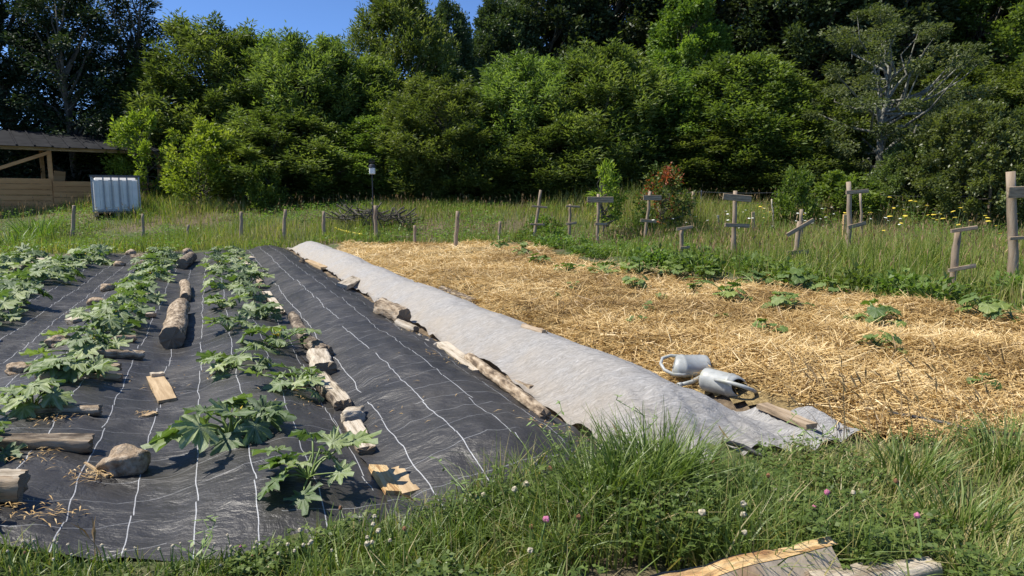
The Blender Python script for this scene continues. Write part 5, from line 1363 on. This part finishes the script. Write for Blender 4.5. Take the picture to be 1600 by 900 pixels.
# potato-like band
def leafy_plant_mesh(seed, H, Rr, n):
    r = np.random.default_rng(seed); b = MB(); random.seed(seed)
    u = norm(r.normal(size=(n, 3))); u[:, 2] = np.abs(u[:, 2]); rd = r.random(n) ** 0.45
    C = u * rd[:, None] * np.array([[Rr, Rr, H]]); C[:, 2] = C[:, 2] * 0.95 + 0.03
    D = norm(u + 0.6 * r.normal(size=(n, 3))); Nn = norm(np.array([[0, 0, 1.0]]) + 0.5 * r.normal(size=(n, 3)))
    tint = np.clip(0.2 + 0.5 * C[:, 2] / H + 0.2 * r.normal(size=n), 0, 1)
    V, T = leaf_quads(C, D, Nn, r.uniform(0.06, 0.11, n), r.uniform(0.035, 0.06, n), tint)
    f = qmesh('foliage', V, np.arange(len(V)).reshape(-1, 4), M['potato'], T)
    for k in range(6):
        a = k * 1.05; b.tube([(0, 0, -0.02), (0.12 * math.cos(a), 0.12 * math.sin(a), H * 0.5), (0.2 * math.cos(a), 0.2 * math.sin(a), H * 0.85)], [0.01, 0.008, 0.004], 5, cap=False)
    o = b.build('stem', M['stalk'], smooth=True); me = o.data; bpy.data.objects.remove(o)
    return f, me
PM = [leafy_plant_mesh(300 + i, 0.31, 0.34, 300) for i in range(4)]
random.seed(3)
cnt = 0
for tries in range(900):
    s = random.uniform(2.5, 18.5); x_off = random.uniform(0.0, 1.0)
    lo = np.interp(s, [0, 4, 7, 10, 13, 16, 18.5], [8.0, 7.95, 7.45, 6.5, 7.1, 7.6, 8.2]); hi = np.interp(s, [0, 4, 7, 10, 13, 18.5], [9.9, 9.6, 9.5, 9.2, 9.4, 9.5])
    t = lo + 0.15 + (hi - lo) * x_off; x, y = to_xy(s, t)
    if y < 5 or abs(x) > 0.80 * y or random.random() < 0.55 - 0.012 * y: continue
    if cnt >= 95: break
    o = empty('potato_plant', (x, y, gz(x, y)), random.uniform(0, 6.28)); sc = random.uniform(0.45, 1.15); o.scale = (sc * 1.1, sc * 1.1, sc)
    f, st_ = random.choice(PM); link('foliage', f, o); link('stem', st_, o)
    tag(o, 'bushy green potato-like plant in the dense band behind the straw', 'plant', 'potato-like plants behind the straw'); cnt += 1

# reed-like clump at the left edge of the meadow
def make_clump(px, py, h, n, spread, label):
    p = hit(px, py); a = rng.uniform(0, 6.28, n); r = spread * np.sqrt(rng.random(n)); X, Y = p.x + r * np.cos(a), p.y + r * np.sin(a)
    V, Q, T = blades(pts3(X, Y), h * rng.uniform(0.6, 1.1, n), rng.uniform(0.02, 0.04, n), a + rng.normal(0, .5, n), np.clip(rng.normal(0.55, 0.2, n), 0.1, 1), rng.random(n), 3)
    o = link('reed_clump', qmesh('reed_clump', V, Q, M['corn'], T)); tag(o, label, 'reed clump', 'reed clumps')
make_clump(60, 372, 0.95, 90, 0.5, 'pale green reed-like clump below the plank front of the shelter')
make_clump(15, 392, 0.7, 80, 0.4, 'dark green reed-like clump at the left edge before the shelter')

# ------------------------------------------------------------------ flowers
def dome_flower(name, head_r, head_h, stem_h, headmat, seed, petals=False):
    random.seed(seed); b = MB()
    b.tube([(0, 0, -0.02), (0.01, 0.005, stem_h * 0.5), (0, 0, stem_h)], [0.004 * max(1, head_r * 30), 0.003 * max(1, head_r * 30), 0.003 * max(1, head_r * 30)], 5, mi=1, cap=False)
    bm = bmesh.new(); bmesh.ops.create_icosphere(bm, subdivisions=2, radius=1)
    vs = []
    for v in bm.verts:
        k = 1 + random.uniform(-0.22, 0.22); vs.append((v.co.x * head_r * k, v.co.y * head_r * k, stem_h + v.co.z * head_h * k))
    b.add(vs, [[v.index for v in f.verts] for f in bm.faces], 0); bm.free()
    o = b.build(name, [M[headmat], M['stalk']]); me = o.data; bpy.data.objects.remove(o); return me
M['yel'] = simple('yellow_umbel', (0.62, 0.45, 0.03), (0.75, 0.6, 0.08), 60, 0.8, 0.3)
M['wht'] = simple('white_umbel', (0.6, 0.6, 0.5), (0.78, 0.78, 0.7), 60, 0.8, 0.3)
M['clov'] = simple('white_clover_head', (0.30, 0.24, 0.14), (0.62, 0.56, 0.42), 160, 0.8, 0.4)
M['pink'] = simple('red_clover_head', (0.35, 0.08, 0.16), (0.55, 0.2, 0.32), 120, 0.8, 0.4)
M['rust'] = simple('withered_clover_head', (0.16, 0.07, 0.03), (0.30, 0.15, 0.07), 120, 0.9, 0.4)
YF = dome_flower('yellow_flower', 0.055, 0.016, 0.85, 'yel', 1); WF = dome_flower('white_flower', 0.042, 0.013, 0.75, 'wht', 2)
random.seed(21)
def put(name, me, p, sc, label, cat, group, tilt=0.15):
    o = link(name, me, loc=p); o.scale = (sc, sc, sc); o.rotation_euler = (random.gauss(0, tilt), random.gauss(0, tilt), random.uniform(0, 6.28)); tag(o, label, cat, group)
for i in range(62):
    px = random.choice([random.uniform(1160, 1600), random.uniform(1400, 1600)]); p = hit(px, random.uniform(356, 400) if px > 1300 else random.uniform(345, 372))
    hz = random.uniform(0.45, 0.95)
    put('yellow_flower', YF, p, max(0.55, min(1.15, hz / 0.85)), 'flat yellow flower on a tall stem in the grass at right', 'flower', 'yellow flowers in the tall grass')
for i in range(46):
    px = random.uniform(1000, 1420); p = hit(px, random.uniform(350, 385)); put('white_flower', WF, p, random.uniform(0.6, 0.95), 'small white flower head in the tall grass', 'flower', 'white flowers in the tall grass')
CW = dome_flower('clover_flower', 0.0085, 0.0085, 0.16, 'clov', 5); CP = dome_flower('clover_flower', 0.0082, 0.0095, 0.16, 'pink', 6); CR = dome_flower('clover_flower', 0.007, 0.0095, 0.16, 'rust', 7)
for px, py, kind in [(28, 885, 0), (90, 890, 0), (112, 888, 0), (200, 885, 0), (220, 870, 0), (275, 880, 0), (280, 860, 0), (300, 895, 0), (325, 890, 0), (360, 885, 0), (455, 895, 0), (490, 870, 0), (565, 880, 0), (568, 850, 0), (610, 890, 0), (1065, 800, 0), (1150, 835, 0), (1232, 800, 0), (1240, 830, 0), (1345, 815, 0), (1180, 850, 0), (1290, 800, 0),
                     (385, 860, 1), (820, 870, 1), (1290, 830, 1), (1305, 830, 1), (1435, 880, 1),
                     (375, 840, 2), (45, 870, 2), (660, 885, 2), (895, 780, 2), (840, 870, 2), (900, 860, 2), (1100, 760, 2), (1195, 770, 2), (1420, 800, 2), (540, 835, 2)] + [(random.randint(5, 640), random.randint(850, 896), 0) for _ in range(26)] + [(random.randint(640, 1300), random.randint(790, 890), 0) for _ in range(8)]:
    p = hit(px, min(899, py + 26)); lab = ('pale white clover head in the verge grass', 'pink clover head in the verge grass', 'withered brown clover head in the verge grass')[kind]
    s_, t_ = to_st(p.x, p.y)
    if s_ > float(edge_s(t_)) + 0.02:
        q = float(edge_s(t_)) - 0.05; x, y = to_xy(q, t_); p = Vector((x, y, gz(x, y)))
    put('clover_flower', (CW, CP, CR)[kind], p, random.uniform(0.8, 1.2) * float(np.interp(t_, [0, 1.2, 2.2, 3], [0.6, 1.4, 1.05, 1.25])), lab, 'clover', ('white clover heads', 'pink clover heads', 'withered clover heads')[kind], 0.25)

# leafy weed stems standing out of the verge
def weed_mesh(h, seed):
    r = np.random.default_rng(seed); random.seed(seed); b = MB()
    pts = [(r.normal() * 0.012 * k, r.normal() * 0.012 * k, h * k / 6) for k in range(7)]
    b.tube(pts, [0.0035 - 0.0003 * k for k in range(7)], 5, mi=1, cap=False)
    for k in range(2, 7):
        p = Vector(pts[k]); a = r.uniform(0, 6.28); e = p + Vector((math.cos(a), math.sin(a), 0.9)) * 0.07 * (1.2 - k / 9)
        b.tube([p, e], [0.002, 0.0012], 4, mi=1, cap=False)
        for q in (p, e, e, p.lerp(e, 0.6)):
            a2 = r.uniform(0, 6.28); d = Vector((math.cos(a2), math.sin(a2), r.normal() * 0.5)).normalized(); sd = d.cross(Vector((0, 0, 1))).normalized() * 0.006; L = r.uniform(0.02, 0.045)
            b.add([q, q + d * L * 0.45 + sd, q + d * L, q + d * L * 0.45 - sd], [(0, 1, 2, 3)], 0)
    o = b.build('weed_stem', [M['stalk'], M['stalk']]); me = o.data; bpy.data.objects.remove(o); return me
for px, py, h, lab in [(868, 760, 0.34, 'thin branching weed stem rising before the fleece hem'), (985, 740, 0.36, 'slender weed stem above the tall grass tuft'), (318, 892, 0.16, 'pale weed stem rising in front of the black sheet'),
                       (1245, 730, 0.2, 'leafy weed stem by the near right corner of the fleece'), (1290, 725, 0.18, 'leafy weed stem right of the fleece corner'), (720, 830, 0.22, 'weed stem in the grass before the empty black strip')]:
    p = hit(px, py); o = link('weed_stem', weed_mesh(h, px), loc=p); tag(o, lab, 'weed', 'weed stems in the verge')

# straw bits and crumbs blown onto the black sheets
def make_bits():
    P = []
    for px, py, sp, c in [(140, 748, 0.10, 70), (250, 612, 0.06, 50), (80, 655, 0.16, 60), (60, 712, 0.16, 60), (230, 650, 0.05, 20), (25, 800, 0.12, 60), (90, 810, 0.1, 40), (470, 620, 0.25, 25), (690, 560, 0.2, 30), (660, 525, 0.2, 40), (300, 600, 0.5, 25), (600, 640, 0.6, 25), (100, 500, 0.5, 30), (860, 670, 0.2, 30)]:
        h = hit(px, py)
        for _ in range(c): P.append((h.x + random.gauss(0, sp * 0.5), h.y + random.gauss(0, sp * 0.5)))
    X = np.array([p[0] for p in P]); Y = np.array([p[1] for p in P]); n = len(X)
    C = np.stack([X, Y, surf(X, Y) + 0.022], 1); a = rng.uniform(0, 6.28, n); D = np.stack([np.cos(a), np.sin(a), rng.normal(0, .06, n)], 1)
    N_ = np.tile([[0, 0, 1.0]], (n, 1))
    v, t_ = leaf_quads(C, D, N_, rng.uniform(0.015, 0.06, n), rng.uniform(0.003, 0.007, n), np.clip(rng.normal(0.4, 0.25, n), 0, 1))
    tag(link('straw_bits', qmesh('straw_bits', v, np.arange(len(v)).reshape(-1, 4), M['straw'], t_)), 'scattered straw bits and crumbs on the black sheets', 'straw', kind='stuff')
random.seed(1); make_bits()
